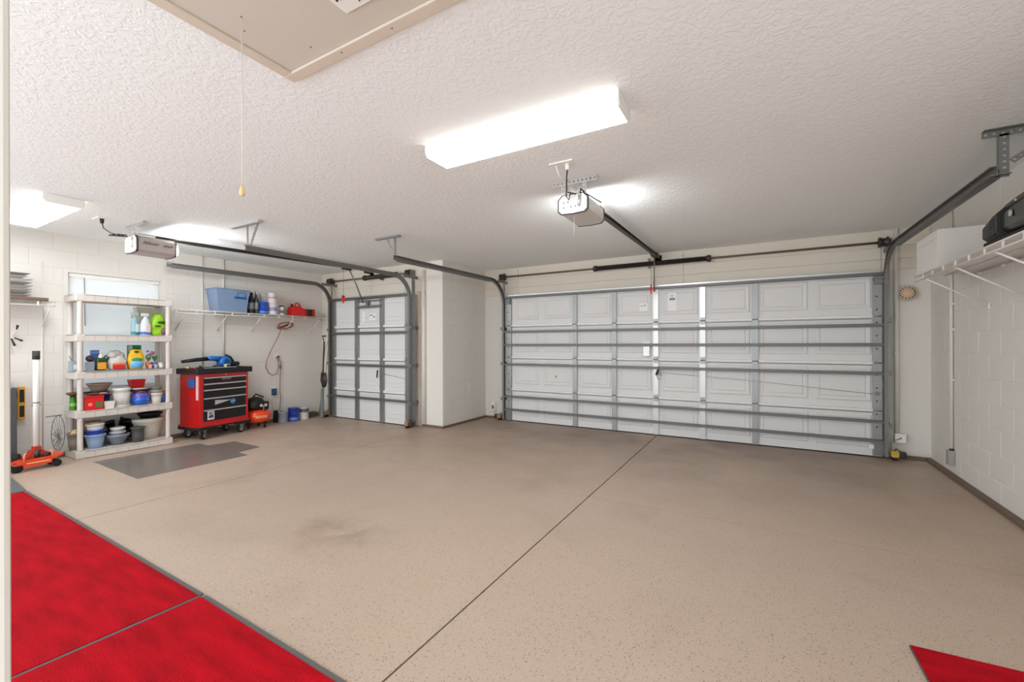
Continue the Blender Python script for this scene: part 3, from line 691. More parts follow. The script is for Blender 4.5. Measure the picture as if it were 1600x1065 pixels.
# black hard case with ribbed nose
bc = thing('tool_case', (1.44, 3.6, LZ), 'black moulded tool case with ribbed nose on the deep wire shelf', 'tool case')
def loft(mb, secs):      # sections: list of (y, [(x,z)...])
    n = len(secs[0][1]); vs = [(x, y, z) for (y, pts) in secs for (x, z) in pts]; fs = [list(range(n))[::-1], [(len(secs)-1)*n+i for i in range(n)]]
    for i in range(len(secs)-1):
        for k in range(n): k2 = (k+1) % n; fs.append((i*n+k, i*n+k2, (i+1)*n+k2, (i+1)*n+k))
    return mb.add(vs, fs)
def sec(x0, x1, z0, z1, c=.03): return [(x0+c, z0), (x1-c, z0), (x1, z0+c), (x1, z1-c), (x1-c, z1), (x0+c, z1), (x0, z1-c), (x0, z0+c)]
Z0 = LZ+.035
loft(MB(), [(4.07, sec(1.30, 1.56, Z0+.03, Z0+.10)), (4.03, sec(1.28, 1.58, Z0+.0, Z0+.125)), (3.86, sec(1.27, 1.60, Z0, Z0+.165)), (3.80, sec(1.27, 1.60, Z0, Z0+.175))]).build('nose', P('case_grey_black', (44, 44, 45), .5), bc)
for k in range(6): MB().box(1.268, 1.278, 3.83, 3.90, Z0+.02+k*.018, Z0+.028+k*.018).build('nose_rib', M_BLACK, bc)
loft(MB(), [(3.82, sec(1.29, 1.60, Z0+.01, Z0+.15, .035)), (3.70, sec(1.275, 1.60, Z0, Z0+.17, .04)), (3.4, sec(1.265, 1.60, Z0-.01, Z0+.19, .045)), (2.75, sec(1.265, 1.60, Z0-.01, Z0+.20, .045))]).build('body', P('case_black', (17, 17, 18), .28, coat=.3), bc)
loft(MB(), [(3.98, sec(1.34, 1.58, Z0+.12, Z0+.19, .03)), (3.85, sec(1.32, 1.59, Z0+.14, Z0+.235, .04)), (3.4, sec(1.31, 1.59, Z0+.15, Z0+.25, .04)), (2.8, sec(1.31, 1.59, Z0+.15, Z0+.25, .04))]).build('lid', P('case_dark_grey', (66, 65, 63), .5), bc)
MB().tube([(1.29, 4.0, LZ+.018), (1.30, 3.5, LZ+.02), (1.31, 2.9, LZ+.02)], .016, 8).build('skid', M_RUB, bc)
MB().lathe((1.262, 3.62, Z0+.10), [(.018, 0), (.018, .006)], 'x', 16).lathe((1.262, 3.56, Z0+.16), [(.008, 0), (.008, .006)], 'x', 10).build('badge', P('badge_grey', (178, 178, 176), .35), bc)
for k in range(9):
    a = k*.7
    MB().tube([(1.42+.05*math.cos(a), 3.66+.05*math.sin(a), Z0+.235), (1.42+.07*math.cos(a), 3.64+.07*math.sin(a*1.3), Z0+.28+.015*(k % 3)), (1.43+.03*math.cos(a+1), 3.62+.05*math.sin(a), Z0+.24)], .012, 6).build('strap_loop', M_RUB, bc)
# conduit runs
def conduit(name, x, y, z0, z1, r, label, box=None, clips=(), toward=(1, 0)):
    t = thing(name, (x, y, z0), label, 'conduit', 'wall conduits')
    MB().cyl((x, y, z0), (x, y, z1), r, n=12).build('pipe', M_WALL, t)
    for z in clips: MB().box(x-r-.006 if toward[0] else x-.025, x+r+.006 if toward[0] else x+.025, y-.025 if toward[0] else y-r-.004, y+.025 if toward[0] else y+r+.004, z-.01, z+.01).build('clip', M_WALL, t)
    if box: 
        MB().box(*box, .005).build('outlet_box', P('grey_box', (160, 158, 153), .5), t)
        MB().cyl((x, y, z0-.005), (x, y, z0+.02), r*1.35, n=12).build('coupling', M_STEEL, t)
    return t
conduit('conduit', 1.638, 5.85, .255, CZ, .013, 'white conduit with grey outlet box on the shelf wall', (1.605, 1.655, 5.815, 5.885, .115, .255), (.95, 1.45, 1.70))
conduit('conduit', 1.36, 6.49, .29, CZ, .022, 'painted conduit beside the wide door next to the corner', None, (1.2,), (0, 1))
conduit('conduit', -4.66, 5.283, .05, 2.5, .026, 'painted conduit between the small door and the pier', None, (1.9,), (0, 1))
conduit('conduit', LW+.018, 3.27, 1.0, CZ, .010, 'thin painted conduit on the wall above the tool chest lid', None, (1.9,))
conduit('conduit', LW+.020, 3.56, 1.0, CZ, .014, 'thicker painted conduit rising behind the blue tote', None, (2.4,))
conduit('conduit', LW+.014, 1.62, .05, 2.28, .006, 'very thin painted conduit between window and short wire shelf', None, ())
MB_ = MB().box(1.40, 1.55, BW-.02, BW, 2.24, 2.28)
tag(MB_.build('wood_block', M_HEAD), 'short painted wood strip on the wall beside the track top', 'wood strip')
def wall_box(name, x0, x1, y0, y1, z0, z1, label, m, cat='outlet', group=None):
    t = thing(name, ((x0+x1)/2, (y0+y1)/2, z0), label, cat, group)
    MB().box(x0, x1, y0, y1, z0, z1, .004).build('box_body', m, t)
    return t
t = wall_box('outlet_box', 1.335, 1.435, 6.44, 6.50, .18, .285, 'white outlet box with cord beside the amber sensor', M_WHITE)
MB().lathe((1.385, 6.434, .235), [(.008, 0), (.008, .008)], 'y', 10).build('plug', M_STEEL, t)
MB().tube([(1.385, 6.43, .235), (1.33, 6.40, .215), (1.29, 6.38, .19), (1.285, 6.36, .11)], .004, 6).build('cord', M_GALVD, t)
t = wall_box('outlet_box', -4.14, -4.06, 6.46, 6.515, .13, .29, 'white outlet with plug between pier and wide door', M_WHITE)
MB().box(-4.115, -4.085, 6.435, 6.462, .17, .23, .005).build('plug', P('plug_grey', (120, 112, 104), .5), t)
MB().tube([(-4.10, 6.445, .17), (-4.08, 6.42, .10), (-3.95, 6.40, .05)], .005, 6).build('cord', M_WHITE, t)
ap = thing('access_panel', (PX, 6.13, .43), 'flush white access panel low on the side of the pier', 'access panel')
MB().box(PX+.004, PX+.014, 5.97, 6.29, .43, .66, .003).build('panel', M_WALL, ap)
MB().box(PX+.014, PX+.018, 6.00, 6.26, .455, .635, .001).build('cover', M_WALL, ap)
# round ornament
orn = thing('wall_ornament', (1.447, 6.46, 1.83), 'small round tan ornament with dotted rim beside the track', 'ornament')
MB().lathe((1.447, 6.463, 1.88), [(.082, .012), (.085, 0), (.07, -.012), (.05, -.018), (.02, -.03)], 'y', 26).build('disc', P('shell_tan', (204, 190, 164), .5), orn)
MB().lathe((1.447, 6.445, 1.88), [(.05, 0), (.045, -.014), (.02, -.022)], 'y', 8, sx=1.1, sy=.8, smooth=False).build('centre', P('shell_peach', (222, 180, 150), .45), orn)
for k in range(14):
    a = 2*PI*k/14; MB().ball((1.447+.066*math.cos(a), 6.45, 1.88+.058*math.sin(a)), .009, .006, .009, 8, 6).build('rim_dot', P('rim_brown', (96, 78, 58), .5), orn)
MB().cyl((1.36, 6.46, 1.88), (1.39, 6.46, 1.88), .012, n=8).build('clip', M_WHITE, orn)

# ================================================================== MATS
def flat(name, pts, z0, z1, m, parent=None): return MB().prism(pts, 'z', z0, z1).build(name, m, parent)
M_EDGE = mat('mat_edge_grey', (92, 90, 88), .7, var=.1)
def red_mat(pts, label, edges, group='red carpet mats'):
    cx = sum(p[0] for p in pts)/4; cy = sum(p[1] for p in pts)/4
    t = thing('carpet_mat', (cx, cy, 0), label, 'floor mat', group)
    flat('pile', pts, .001, .013, M_RED, t)
    for (a, b, w_) in edges:
        p, q = Vector(pts[a]), Vector(pts[b]); d = (q-p).normalized(); n = Vector((d.y, -d.x))
        if (p+n-Vector((cx, cy))).length < (p-n-Vector((cx, cy))).length: n = -n
        poly = [p-d*.002, q+d*.002, q+n*w_+d*.002, p+n*w_-d*.002]
        flat('binding', [tuple(v) for v in poly], .001, .009, M_EDGE, t)
    return t
red_mat([(-5.72, .20), (-2.575, .15), (-2.545, 1.135), (-5.69, 1.165)], 'long red carpet mat next to the grey rubber mat', ((2, 3, .026), (1, 2, .018), (3, 0, .02)))
red_mat([(-2.555, .15), (-.55, .14), (-.53, 1.085), (-2.515, 1.135)], 'red carpet mat with one end against another red mat', ((2, 3, .026),))
red_mat([(.585, 1.25), (1.52, 1.30), (1.50, 2.53), (.563, 2.475)], 'red carpet mat lying alone by the conduit wall side', ((2, 3, .006), (3, 0, .004)))
gm = flat('rubber_mat', [(-6.62, .25), (-5.775, .25), (-5.74, 1.19), (-6.62, 1.245)], .001, .010, P('rubber_grey', (96, 98, 98), .7))
tag(gm, 'dark grey rubber mat at the end of the long red mat', 'floor mat')
cmm = mat('smoky_vinyl', (142, 135, 127), .22, var=.08, vscale=2, alpha=.55)
cm = MB().prism([(-6.50, 1.86), (-5.305, 1.84), (-5.285, 2.885), (-5.52, 2.90), (-5.57, 3.19), (-6.18, 3.20), (-6.24, 2.90), (-6.47, 2.90)], 'z', .001, .0045).build('chair_mat', cmm)
tag(cm, 'smoky translucent chair mat with a lip in front of the resin shelving', 'floor mat')
#PART2
# ================================================================== RESIN SHELVING UNIT
SX0, SX1, SY0, SY1 = -7.16, -6.785, 1.795, 2.735
DECK = [.085, .548, 1.0, 1.437, 1.905]
ru = thing('shelving_unit', ((SX0+SX1)/2, (SY0+SY1)/2, 0), 'taupe resin shelving unit with five decks in front of the window', 'shelving unit')
for zt in DECK:
    zb = max(0.002, zt-.078)
    dk = MB().box(SX0, SX1, SY0, SY1, zt-.014, zt, .004).build('deck', M_SHELF, ru)
    MB().box(SX1-.012, SX1, SY0+.02, SY1-.02, zb, zt-.005).build('front_skirt', M_SHELF, dk)
    MB().box(SX0, SX0+.012, SY0+.02, SY1-.02, zb, zt-.005).build('back_skirt', M_SHELF, dk)
    MB().box(SX0+.02, SX1-.02, SY0, SY0+.012, zb, zt-.005).build('end_skirt', M_SHELF, dk)
    MB().box(SX0+.02, SX1-.02, SY1-.012, SY1, zb, zt-.005).build('end_skirt', M_SHELF, dk)
    for k in range(1, 8):
        y = SY0+.06+k*(SY1-SY0-.12)/8
        MB().box(SX1, SX1+.0025, y-.003, y+.003, zb, zt-.008).build('skirt_gap_shade', P('taupe_shadow_gap', (188, 178, 168), .6), dk)  # darker taupe strip, painted shade of a gap in the skirt
    for x in (SX0+.038, SX1-.034):
        for y in (SY0+.042, SY1-.042):
            MB().box(x-.044, x+.036, y-.044, y+.044, zb-.004 if zb > .01 else 0, zt+.004, .012).build('corner_socket', M_SHELF, dk)
for i in range(4):
    for x in (SX0+.034, SX1-.030):
        for y in (SY0+.042, SY1-.042):
            MB().lathe((x, y, DECK[i]), [(.030, 0), (.026, .02), (.026, DECK[i+1]-DECK[i]-.10), (.029, DECK[i+1]-DECK[i]-.078)], 'z', 14).build('post', M_SHELF, ru)

# ------------------------------------------------------------------ pots and other things on the decks
def pot(name, label, cat, x, y, z, rb, rt, h, m, sx=1., lip=.012, group=None, fill=None, rope=None, n=22, wall=.006, foot=0.):
    t = thing(name, (x, y, z), label, cat, group)
    if rope: prof = rope
    else: prof = [(rb, 0), (rb+(rt-rb)*.5, h*.5), (rt-.002, h-lip*1.6), (rt+.004, h-lip*1.5), (rt+.006, h), (rt-wall, h), (rt-wall-.002, h-lip), (rb-wall+.002, wall), (.001, wall)]
    MB().lathe((x, y, z), prof, 'z', n, sx=sx).build('pot_body', m, t)
    if fill:
        fr = rt-wall-.003
        MB().lathe((x, y, z), [(fr, h-.03), (fr*.8, h-.012), (fr*.3, h+fill[1]), (.001, h+fill[1])], 'z', n, sx=sx).build('filling', fill[0], t)
    return t
G1 = 'planters on the lowest deck'; G2 = 'pots on the second deck'; d1, d2, d3, d4 = DECK[0], DECK[1], DECK[2], DECK[3]
# lowest deck
pot('plant_pot', 'brown grey pot with a tan heap at the open end of the lowest deck', 'pot', -6.985, 1.845, d1, .056, .074, .20, P('pot_taupe', (128, 118, 106), .6), group=G1, fill=(P('tan_fibre', (206, 172, 122), .9, bump=.5), .04))
pot('planter_bowl', 'light blue round planter under a blue planter', 'planter', -6.905, 1.995, d1, .062, .092, .165, P('powder_blue', (146, 172, 206), .4), sx=.95, group=G1)
pot('planter', 'royal blue planter nested in the light blue planter', 'planter', -6.905, 1.995, d1+.135, .072, .084, .085, P('royal_blue', (38, 72, 170), .35), group=G1)
pot('planter', 'white planter nested on top of the royal blue planter', 'planter', -6.905, 1.995, d1+.195, .066, .080, .095, P('glaze_white', (230, 228, 222), .35), group=G1)
pot('planter_bowl', 'wide grey blue bowl planter under small white pots', 'planter', -6.915, 2.205, d1, .055, .112, .13, P('slate_blue', (122, 130, 142), .4), sx=1.0, group=G1, lip=.02)
pot('plant_pot', 'pale grey pot with patterned side in the grey blue bowl', 'pot', -6.915, 2.205, d1+.07, .055, .075, .09, P('pale_grey_glaze', (190, 196, 204), .4), group=G1)
t = pot('plant_pot', 'small white pot with dotted side nested topmost over the grey blue bowl', 'pot', -6.915, 2.205, d1+.125, .05, .068, .085, MATS['glaze_white'], group=G1)
for k in range(9):
    a = -1.1+k*.27; MB().ball((-6.915+.066*math.cos(a), 2.205+.066*math.sin(a), d1+.175), .006, .006, .007, 8, 6).build('dot', P('dot_grey', (120, 120, 122), .5), t)
pot('plant_pot', 'dark grey straight pot in front of the big cream tub', 'pot', -6.865, 2.388, d1, .055, .068, .19, P('charcoal_pot', (84, 82, 80), .6), group=G1)
pot('garden_tub', 'big cream oval tub under a black tray', 'tub', -7.0, 2.545, d1, .11, .165, .27, P('cream_tub', (206, 200, 186), .5), sx=.75, lip=.03, group=G1)
pot('plant_tray', 'black plastic tray resting on the big cream tub', 'tray', -7.0, 2.565, d1+.272, .10, .13, .065, P('tray_black', (18, 18, 19), .4), sx=.9)
bx = thing('carton', (-7.11, 2.0, d1), 'brown cardboard box at the back of the lowest deck', 'box')
MB().box(-7.145, -7.075, 1.90, 2.10, d1, d1+.30, .004).build('carton_body', P('kraft', (150, 118, 86), .8, var=.12), bx)
MB().box(-7.115, -7.10, 1.90, 2.10, d1+.30, d1+.305).build('flap', MATS['kraft'], bx)
bs = thing('pot_stack', (-7.09, 2.28, d1), 'heap of crushed black nursery pots behind the bowls', 'pots')
for k, (dy, dz, tl) in enumerate(((-.07, .17, .3), (.02, .20, -.4), (.10, .16, .2), (-.02, .06, 0), (.08, .04, .1), (-.09, .05, 0))):
    c = Vector((-7.085+.012*(k % 3), 2.275+dy, d1+dz))
    M = Matrix.Translation(c) @ Matrix.Rotation(tl, 4, 'X')
    MB(M).lathe((0, 0, 0), [(.035, 0), (.05, .09), (.055, .09), (.055, .105), (.046, .105), (.03, .01)], 'z', 14).build('nursery_pot', MATS['tray_black'], bs)
# wire mesh fan leaning at the end of the unit
wf = thing('wire_trellis', (-7.05, 1.735, 0), 'round wire trellis leaning at the end of the shelving', 'trellis')
cy, cz, R = 1.71, .30, .20
ring = [(-7.03+.0*k, cy+.055*math.cos(2*PI*k/28), cz+R*math.sin(2*PI*k/28)) for k in range(28)]
MB().tube(ring, .004, 5, closed=True).build('rim', M_GALVD, wf)
for k in range(7):
    a = PI*k/7
    MB().tube([(-7.03, cy+.055*math.cos(a), cz+R*math.sin(a)), (-7.02, cy, cz-.05), (-7.03, cy-.055*math.cos(a), cz-R*math.sin(a))], .0022, 5).build('spoke', M_GALVD, wf)
for k in range(5):
    MB().tube([(-7.025, cy+.03*math.cos(2*PI*q/10+k)-.01*(k % 2), cz-.05-.03*(k-2)+.03*math.sin(2*PI*q/10)) for q in range(10)], .0025, 5, closed=True).build('curl', M_GALVD, wf)
MB().tube([(-7.03, cy-.10, cz+R), (-7.03, cy+.03, cz+R+.004)], .006, 6).build('top_bar', M_GALVD, wf)
MB().tube([(-7.03, cy, cz-R), (-7.03, cy, .0)], .005, 6).build('foot', M_GALVD, wf)
# second deck
t = thing('bottle', (-7.02, 1.832, d2), 'green bottle under a brown bowl on the second deck', 'bottle')
MB().lathe((-7.02, 1.832, d2), [(.03, 0), (.032, .01), (.032, .10), (.026, .12), (.03, .135), (.03, .155)], 'z', 16).build('bottle_body', P('bottle_green', (48, 134, 42), .35, var=.4, vscale=30), t)
MB().lathe((-7.02, 1.832, d2), [(.0325, .05), (.0328, .085)], 'z', 16, close=False).build('wrap_label', P('label_yellowgreen', (150, 190, 80), .5), t)
pot('bowl', 'dark brown bowl balanced on the green bottle', 'bowl', -7.02, 1.832, d2+.156, .02, .055, .05, P('brown_clay', (104, 66, 48), .5, var=.2))
t = thing('tub', (-6.862, 1.96, d2), 'red plastic tub with a printed side panel', 'tub')
MB().frust((-6.862, 1.96), .12, .15, d2, (-6.862, 1.96), .13, .165, d2+.145).build('tub_body', P('tub_red', (214, 28, 34), .35), t)
MB().box(-6.93, -6.794, 1.875, 2.045, d2+.145, d2+.168, .006).build('tub_lid', P('tub_lid_red', (196, 24, 30), .35), t)
MB().frust((-6.799, 2.0), .006, .06, d2+.03, (-6.797, 2.0), .006, .06, d2+.10).build('printed_label', P('label_olive', (96, 104, 62), .5, var=.5, vscale=50), t)
MB().lathe((-6.800, 1.92, d2+.07), [(.02, 0), (.02, .006)], 'x', 14).build('round_mark', P('mark_pink', (240, 130, 120), .5), t)
pot('plant_pot', 'navy blue glazed pot behind the small white square pot', 'pot', -7.01, 2.10, d2, .05, .066, .165, P('navy_glaze', (22, 40, 104), .25, coat=.5), group=G2)
t = thing('square_pot', (-6.862, 2.10, d2), 'small plain white square pot at the front of the second deck', 'pot')
MB().frust((-6.862, 2.10), .075, .08, d2, (-6.862, 2.10), .095, .105, d2+.09).build('pot_body', MATS['glaze_white'], t)
MB().box(-6.902, -6.822, 2.055, 2.145, d2+.0902, d2+.0915).build('soil', P('soil_dark', (96, 88, 78), .9), t)
pot('plant_saucer', 'dark shallow saucer with brown bits over the red tub', 'saucer', -6.98, 2.02, d2+.17, .08, .12, .03, P('saucer_dark', (52, 46, 44), .5), sx=1.0)
pot('plant_pot', 'tan inverted-looking flared pot on the dark saucer', 'pot', -7.0, 2.06, d2+.202, .07, .115, .10, P('pot_tan', (150, 132, 114), .6), group=G2, sx=.95)
t = thing('garden_glove', (-6.93, 1.96, d2+.17), 'crumpled brown and pink work glove beside the tan pot', 'glove')
MB().ball((-6.885, 1.98, d2+.186), .035, .055, .018, 12, 8).build('palm', P('glove_brown', (98, 74, 62), .8, var=.3), t)
for k in range(4): MB().tube([(-6.875+.006*k, 2.00+.01*k, d2+.186), (-6.86+.004*k, 2.03+.014*k, d2+.190), (-6.855, 2.06+.012*k, d2+.182)], [.011, .01, .007], 8).build('finger', P('glove_pink', (190, 130, 124), .8), t)
t = pot('plant_pot', 'white ribbed round pot standing in a white saucer', 'pot', -6.905, 2.24, d2+.018, .065, .085, .215, MATS['glaze_white'], group=G2, lip=.02)
for k in range(16):
    a = -PI/2+k*PI/15; MB().tube([(-6.905+.069*math.cos(a), 2.24+.069*math.sin(a), d2+.03), (-6.905+.0815*math.cos(a), 2.24+.0815*math.sin(a), d2+.175)], .0035, 5).build('rib', P('rib_white', (222, 216, 212), .4), t)
MB().lathe((-6.905, 2.24, d2), [(.07, 0), (.09, .02), (.086, .02), (.066, .006)], 'z', 22).build('saucer', MATS['glaze_white'], t)
t = thing('glazed_jar', (-6.91, 2.43, d2), 'blue glazed jar with purple shoulder and maroon neck', 'jar')
MB().lathe((-6.91, 2.43, d2), [(.065, 0), (.09, .03), (.098, .065), (.094, .09), (.088, .095)], 'z', 24).build('jar_body', P('glaze_blue', (24, 92, 190), .15, coat=.6, var=.3), t)
MB().lathe((-6.91, 2.43, d2), [(.088, .0955), (.09, .12), (.080, .15)], 'z', 24, close=False).build('shoulder', P('glaze_purple', (88, 82, 184), .25, coat=.4), t)
MB().lathe((-6.91, 2.43, d2), [(.080, .15), (.078, .178), (.07, .18), (.07, .16)], 'z', 24, close=False).build('neck', P('glaze_maroon', (92, 28, 48), .3), t)
pot('plant_tray', 'black tray lying across the blue glazed jar', 'tray', -6.93, 2.43, d2+.181, .08, .104, .016, MATS['tray_black'], sx=.9)
pot('plant_tray', 'silver grey round tray under the red bin', 'tray', -6.93, 2.43, d2+.199, .085, .104, .02, P('tray_silver', (178, 180, 182), .35), sx=.9)
t = thing('storage_bin', (-6.95, 2.405, d2+.222), 'small open red bin topmost above the blue jar', 'bin')
MB().frust((-6.95, 2.405), .10, .12, d2+.222, (-6.95, 2.405), .12, .15, d2+.32).build('bin_body', P('bin_red', (190, 12, 16), .35), t)
MB().box(-7.012, -6.888, 2.327, 2.483, d2+.318, d2+.326, .002).build('bin_rim', P('bin_rim_red', (206, 30, 30), .35), t)
pot('plant_pot', 'plain ivory pot with grey pots stacked in it', 'pot', -6.87, 2.585, d2, .044, .060, .135, P('ivory', (226, 218, 206), .45), group=G2)
pot('plant_pot', 'grey pot stacked in the ivory pot', 'pot', -6.87, 2.585, d2+.085, .048, .060, .09, P('stone_grey', (160, 156, 148), .6), group=G2)
pot('plant_pot', 'topmost darker grey pot of the ivory stack', 'pot', -6.87, 2.585, d2+.145, .046, .056, .075, P('stone_dark', (124, 120, 114), .6), group=G2)
t = thing('pottery_cup', (-6.865, 2.676, d2), 'tall blue pottery cup with brown rim beside the post', 'cup')
MB().lathe((-6.935, 2.676, d2), [(.034, 0), (.037, .05), (.036, .12)], 'z', 16).build('cup_body', P('cup_blue', (62, 124, 186), .3), t)
MB().lathe((-6.935, 2.676, d2), [(.0362, .12), (.037, .16), (.03, .16), (.03, .13)], 'z', 16, close=False).build('cup_rim', P('cup_brown', (166, 118, 94), .4), t)
# third deck
tr = MB().box(-7.0, -6.80, 1.90, 2.66, d3+.004, d3+.012, .003).build('plastic_tray', P('tray_grey', (136, 138, 142), .5))
tag(tr, 'flat grey plastic tray lying along the third deck', 'tray')
d3t = d3+.0125
t = thing('small_tub', (-7.02, 1.835, d3+.005), 'grey tub with a white label at the end of the third deck', 'tub')
MB().box(-7.06, -6.95, 1.80, 1.878, d3+.005, d3+.13, .006).build('tub_body', P('tub_bluegrey', (150, 162, 170), .4), t)
MB().box(-6.95, -6.948, 1.82, 1.87, d3+.035, d3+.085).build('tub_label', P('label_cream', (230, 224, 210), .5), t)
MB().tube([(-6.99, 1.82, d3+.128), (-6.99, 1.79, d3+.19)], .004, 6).build('stick', P('stick_olive', (130, 124, 80), .6), t)
t = thing('grey_bin', (-6.865, 1.935, d3t), 'small light grey square bin next to the green jug', 'bin')
MB().frust((-6.865, 1.935), .06, .06, d3t, (-6.865, 1.935), .068, .066, d3t+.10).build('bin_body', P('bin_grey', (138, 148, 154), .45), t)
MB().box(-6.898, -6.832, 1.903, 1.967, d3t+.1, d3t+.104).build('bin_rim', MATS['tub_bluegrey'], t)
t = thing('seed_pot', (-6.86, 1.935, d3t+.104), 'black pot with dark pink dried flowers in the grey bin', 'pot')
MB().ball((-6.865, 1.935, d3t+.142), .036, .036, .038, 14, 10).build('pot_body', M_BLACK, t)
for k in range(7): MB().ball((-6.832+.004*(k % 2), 1.92+.009*(k % 4), d3t+.135+.008*(k % 3)), .007, .007, .007, 8, 6).build('blossom', P('blossom_plum', (96, 44, 62), .7), t)
t = thing('blue_box', (-6.99, 2.0, d3t), 'plain blue carton behind the green jug', 'box')
MB().box(-7.0, -6.96, 1.975, 2.05, d3t, d3t+.24, .003).build('box_body', P('carton_blue', (76, 112, 190), .5), t)
MB().box(-6.96, -6.958, 1.98, 2.045, d3t+.20, d3t+.225).build('box_band', P('carton_blue_pale', (120, 150, 210), .5), t)
t = thing('jug', (-6.875, 2.045, d3t), 'dark green jug with orange label and cream cap', 'jug')
MB().box(-6.91, -6.835, 1.985, 2.09, d3t, d3t+.15, .02).build('jug_body', P('jug_green', (22, 62, 40), .35), t)
MB().box(-6.8352, -6.833, 1.998, 2.076, d3t+.012, d3t+.095, .0008).build('jug_label', P('label_orange', (226, 152, 44), .5, var=.2, vscale=40), t)
MB().lathe((-6.872, 2.035, d3t+.135), [(.024, 0), (.022, .03), (.014, .05), (.012, .06)], 'z', 14).build('cap', P('cap_cream', (232, 222, 178), .4), t)
MB().tube([(-6.872, 2.055, d3t+.135), (-6.872, 2.085, d3t+.175), (-6.872, 2.10, d3t+.15), (-6.872, 2.092, d3t+.10)], .009, 8).build('handle', P('jug_green', (22, 62, 40)), t)
def bag(name, label, cat, x, y, z, wx, wy, h, m, pinch=.5, seed=1, jit=.07):
    random.seed(seed); t = thing(name, (x, y, z), label, cat); n = 18; rows = 9; vs = []
    for j in range(rows):
        f = j/(rows-1); k = (1-.10*math.cos(f*PI*2)) * (1-(1-pinch)*max(0, (f-.45)/.55)**1.3)
        if j == 0: k *= .92
        for i in range(n):
            a = 2*PI*i/n; e = 1+jit*random.uniform(-1, 1)*(.3+f); c, s_ = math.cos(a), math.sin(a)
            rr = (abs(c)**3+abs(s_)**3)**(-1/3)
            vs.append((x+wx/2*k*c*rr*e*(1-.35*f), y+wy/2*k*s_*rr*e, z+h*f+(.012*random.uniform(-1, 1) if j > 0 else 0)*(j < rows)))
    fs = [list(range(n))[::-1], [(rows-1)*n+i for i in range(n)]]
    for j in range(rows-1):
        for i in range(n): i2 = (i+1) % n; fs.append((j*n+i, j*n+i2, (j+1)*n+i2, (j+1)*n+i))
    MB().add(vs, fs, True).build('bag_body', m, t)
    return t
t = bag('plastic_bag', 'crumpled translucent grey plastic bag with red printed bottom', 'bag', -6.90, 2.195, d3t, .12, .18, .17, P('bag_film', (196, 190, 184), .3, var=.25, vscale=24, bump=.6, bscale=30), .75, 4, .14)
for k in range(3):
    a = k*.9
    MB().ball((-6.91-.01*k, 2.155+.035*k, d3t+.175+.03*k-.016*k*k), .048, .058, .058-.006*k, 10, 8).build('gather', MATS['bag_film'], t)
MB().box(-6.842, -6.826, 2.135, 2.255, d3t+.008, d3t+.06, .005).build('print_red', P('print_red', (206, 34, 34), .4, var=.3, vscale=30), t)
MB().box(-6.845, -6.828, 2.14, 2.25, d3t+.062, d3t+.082, .004).build('print_orange', P('print_orange', (230, 140, 70), .5), t)
t = thing('carton', (-6.985, 2.35, d3t), 'tall dark green carton behind the yellow bag', 'box')
MB().box(-7.0, -6.95, 2.325, 2.455, d3t, d3t+.30, .003).build('box_body', P('carton_green', (24, 112, 52), .5), t)
MB().box(-6.95, -6.9485, 2.325, 2.365, d3t+.21, d3t+.295).build('box_panel', P('carton_panel', (176, 178, 172), .5), t)
t = bag('soil_bag', 'yellow green and blue printed bag with a hole handle', 'bag', -6.875, 2.375, d3t, .085, .155, .235, P('bag_yellow', (238, 182, 30), .4), .82, 9)
MB().ball((-6.868, 2.375, d3t+.06), .048, .076, .068, 16, 10).build('print_blue', P('print_blue', (112, 178, 226), .4, var=.15, vscale=20), t)
MB().ball((-6.866, 2.375, d3t+.115), .042, .074, .035, 16, 10).build('print_green', P('print_green', (46, 140, 92), .4), t)
MB().ball((-6.846, 2.372, d3t+.215), .010, .026, .012, 12, 8).build('hole_handle', M_BLACK, t)
t = thing('potted_flower', (-6.88, 2.515, d3t), 'little potted plant with purple flowers and green leaves', 'plant')
MB().lathe((-6.88, 2.57, d3t), [(.026, 0), (.034, .06), (.036, .075), (.030, .075)], 'z', 14).build('pot_body', P('pot_violet', (80, 84, 168), .4), t)
MB().lathe((-6.87, 2.50, d3t), [(.026, 0), (.032, .06), (.034, .08), (.028, .08)], 'z', 14).build('pot_body', P('pot_orange', (206, 96, 54), .5), t)
random.seed(3)
for k in range(16):
    a = random.uniform(0, 6.28); y0 = random.choice((2.50, 2.57))
    p = Vector((-6.875, y0, d3t+.08)); q = p+Vector((.025*math.cos(a), .03*math.sin(a), random.uniform(.04, .11)))
    MB().add([p, p.lerp(q, .6)+Vector((.0, .012, 0)), q, p.lerp(q, .6)-Vector((0, .012, 0)), p.lerp(q, .6)+Vector((.004, 0, .004))], [(0, 1, 4), (1, 2, 4), (2, 3, 4), (3, 0, 4)]).build('leaf', P('leaf_green', (66, 122, 52), .5), t)
for k in range(12):
    MB().ball((-6.87+random.uniform(-.02, .02), 2.535+random.uniform(-.045, .045), d3t+.185+random.uniform(-.035, .04)), .015, .016, .015, 8, 6).build('blossom', P('blossom_mauve', (142, 94, 118), .6), t)
pot('cup', 'pale pink paper cup in front of the potted flowers', 'cup', -6.825, 2.507, d3t, .018, .022, .05, P('cup_pink', (214, 188, 180), .5), lip=.004, wall=.003)
pot('cup', 'pale violet paper cup next to the pink cup', 'cup', -6.825, 2.562, d3t, .018, .022, .05, P('cup_violet', (196, 190, 206), .5), lip=.004, wall=.003)
t = thing('jar', (-6.85, 2.625, d3t), 'small white jar near the end of the grey tray', 'jar')
MB().lathe((-6.85, 2.625, d3t), [(.025, 0), (.027, .01), (.027, .05), (.022, .055)], 'z', 16).build('jar_body', MATS['glaze_white'], t)
MB().lathe((-6.85, 2.625, d3t+.055), [(.025, 0), (.025, .016), (.02, .018)], 'z', 16).build('jar_lid', P('lid_grey', (206, 204, 198), .4), t)
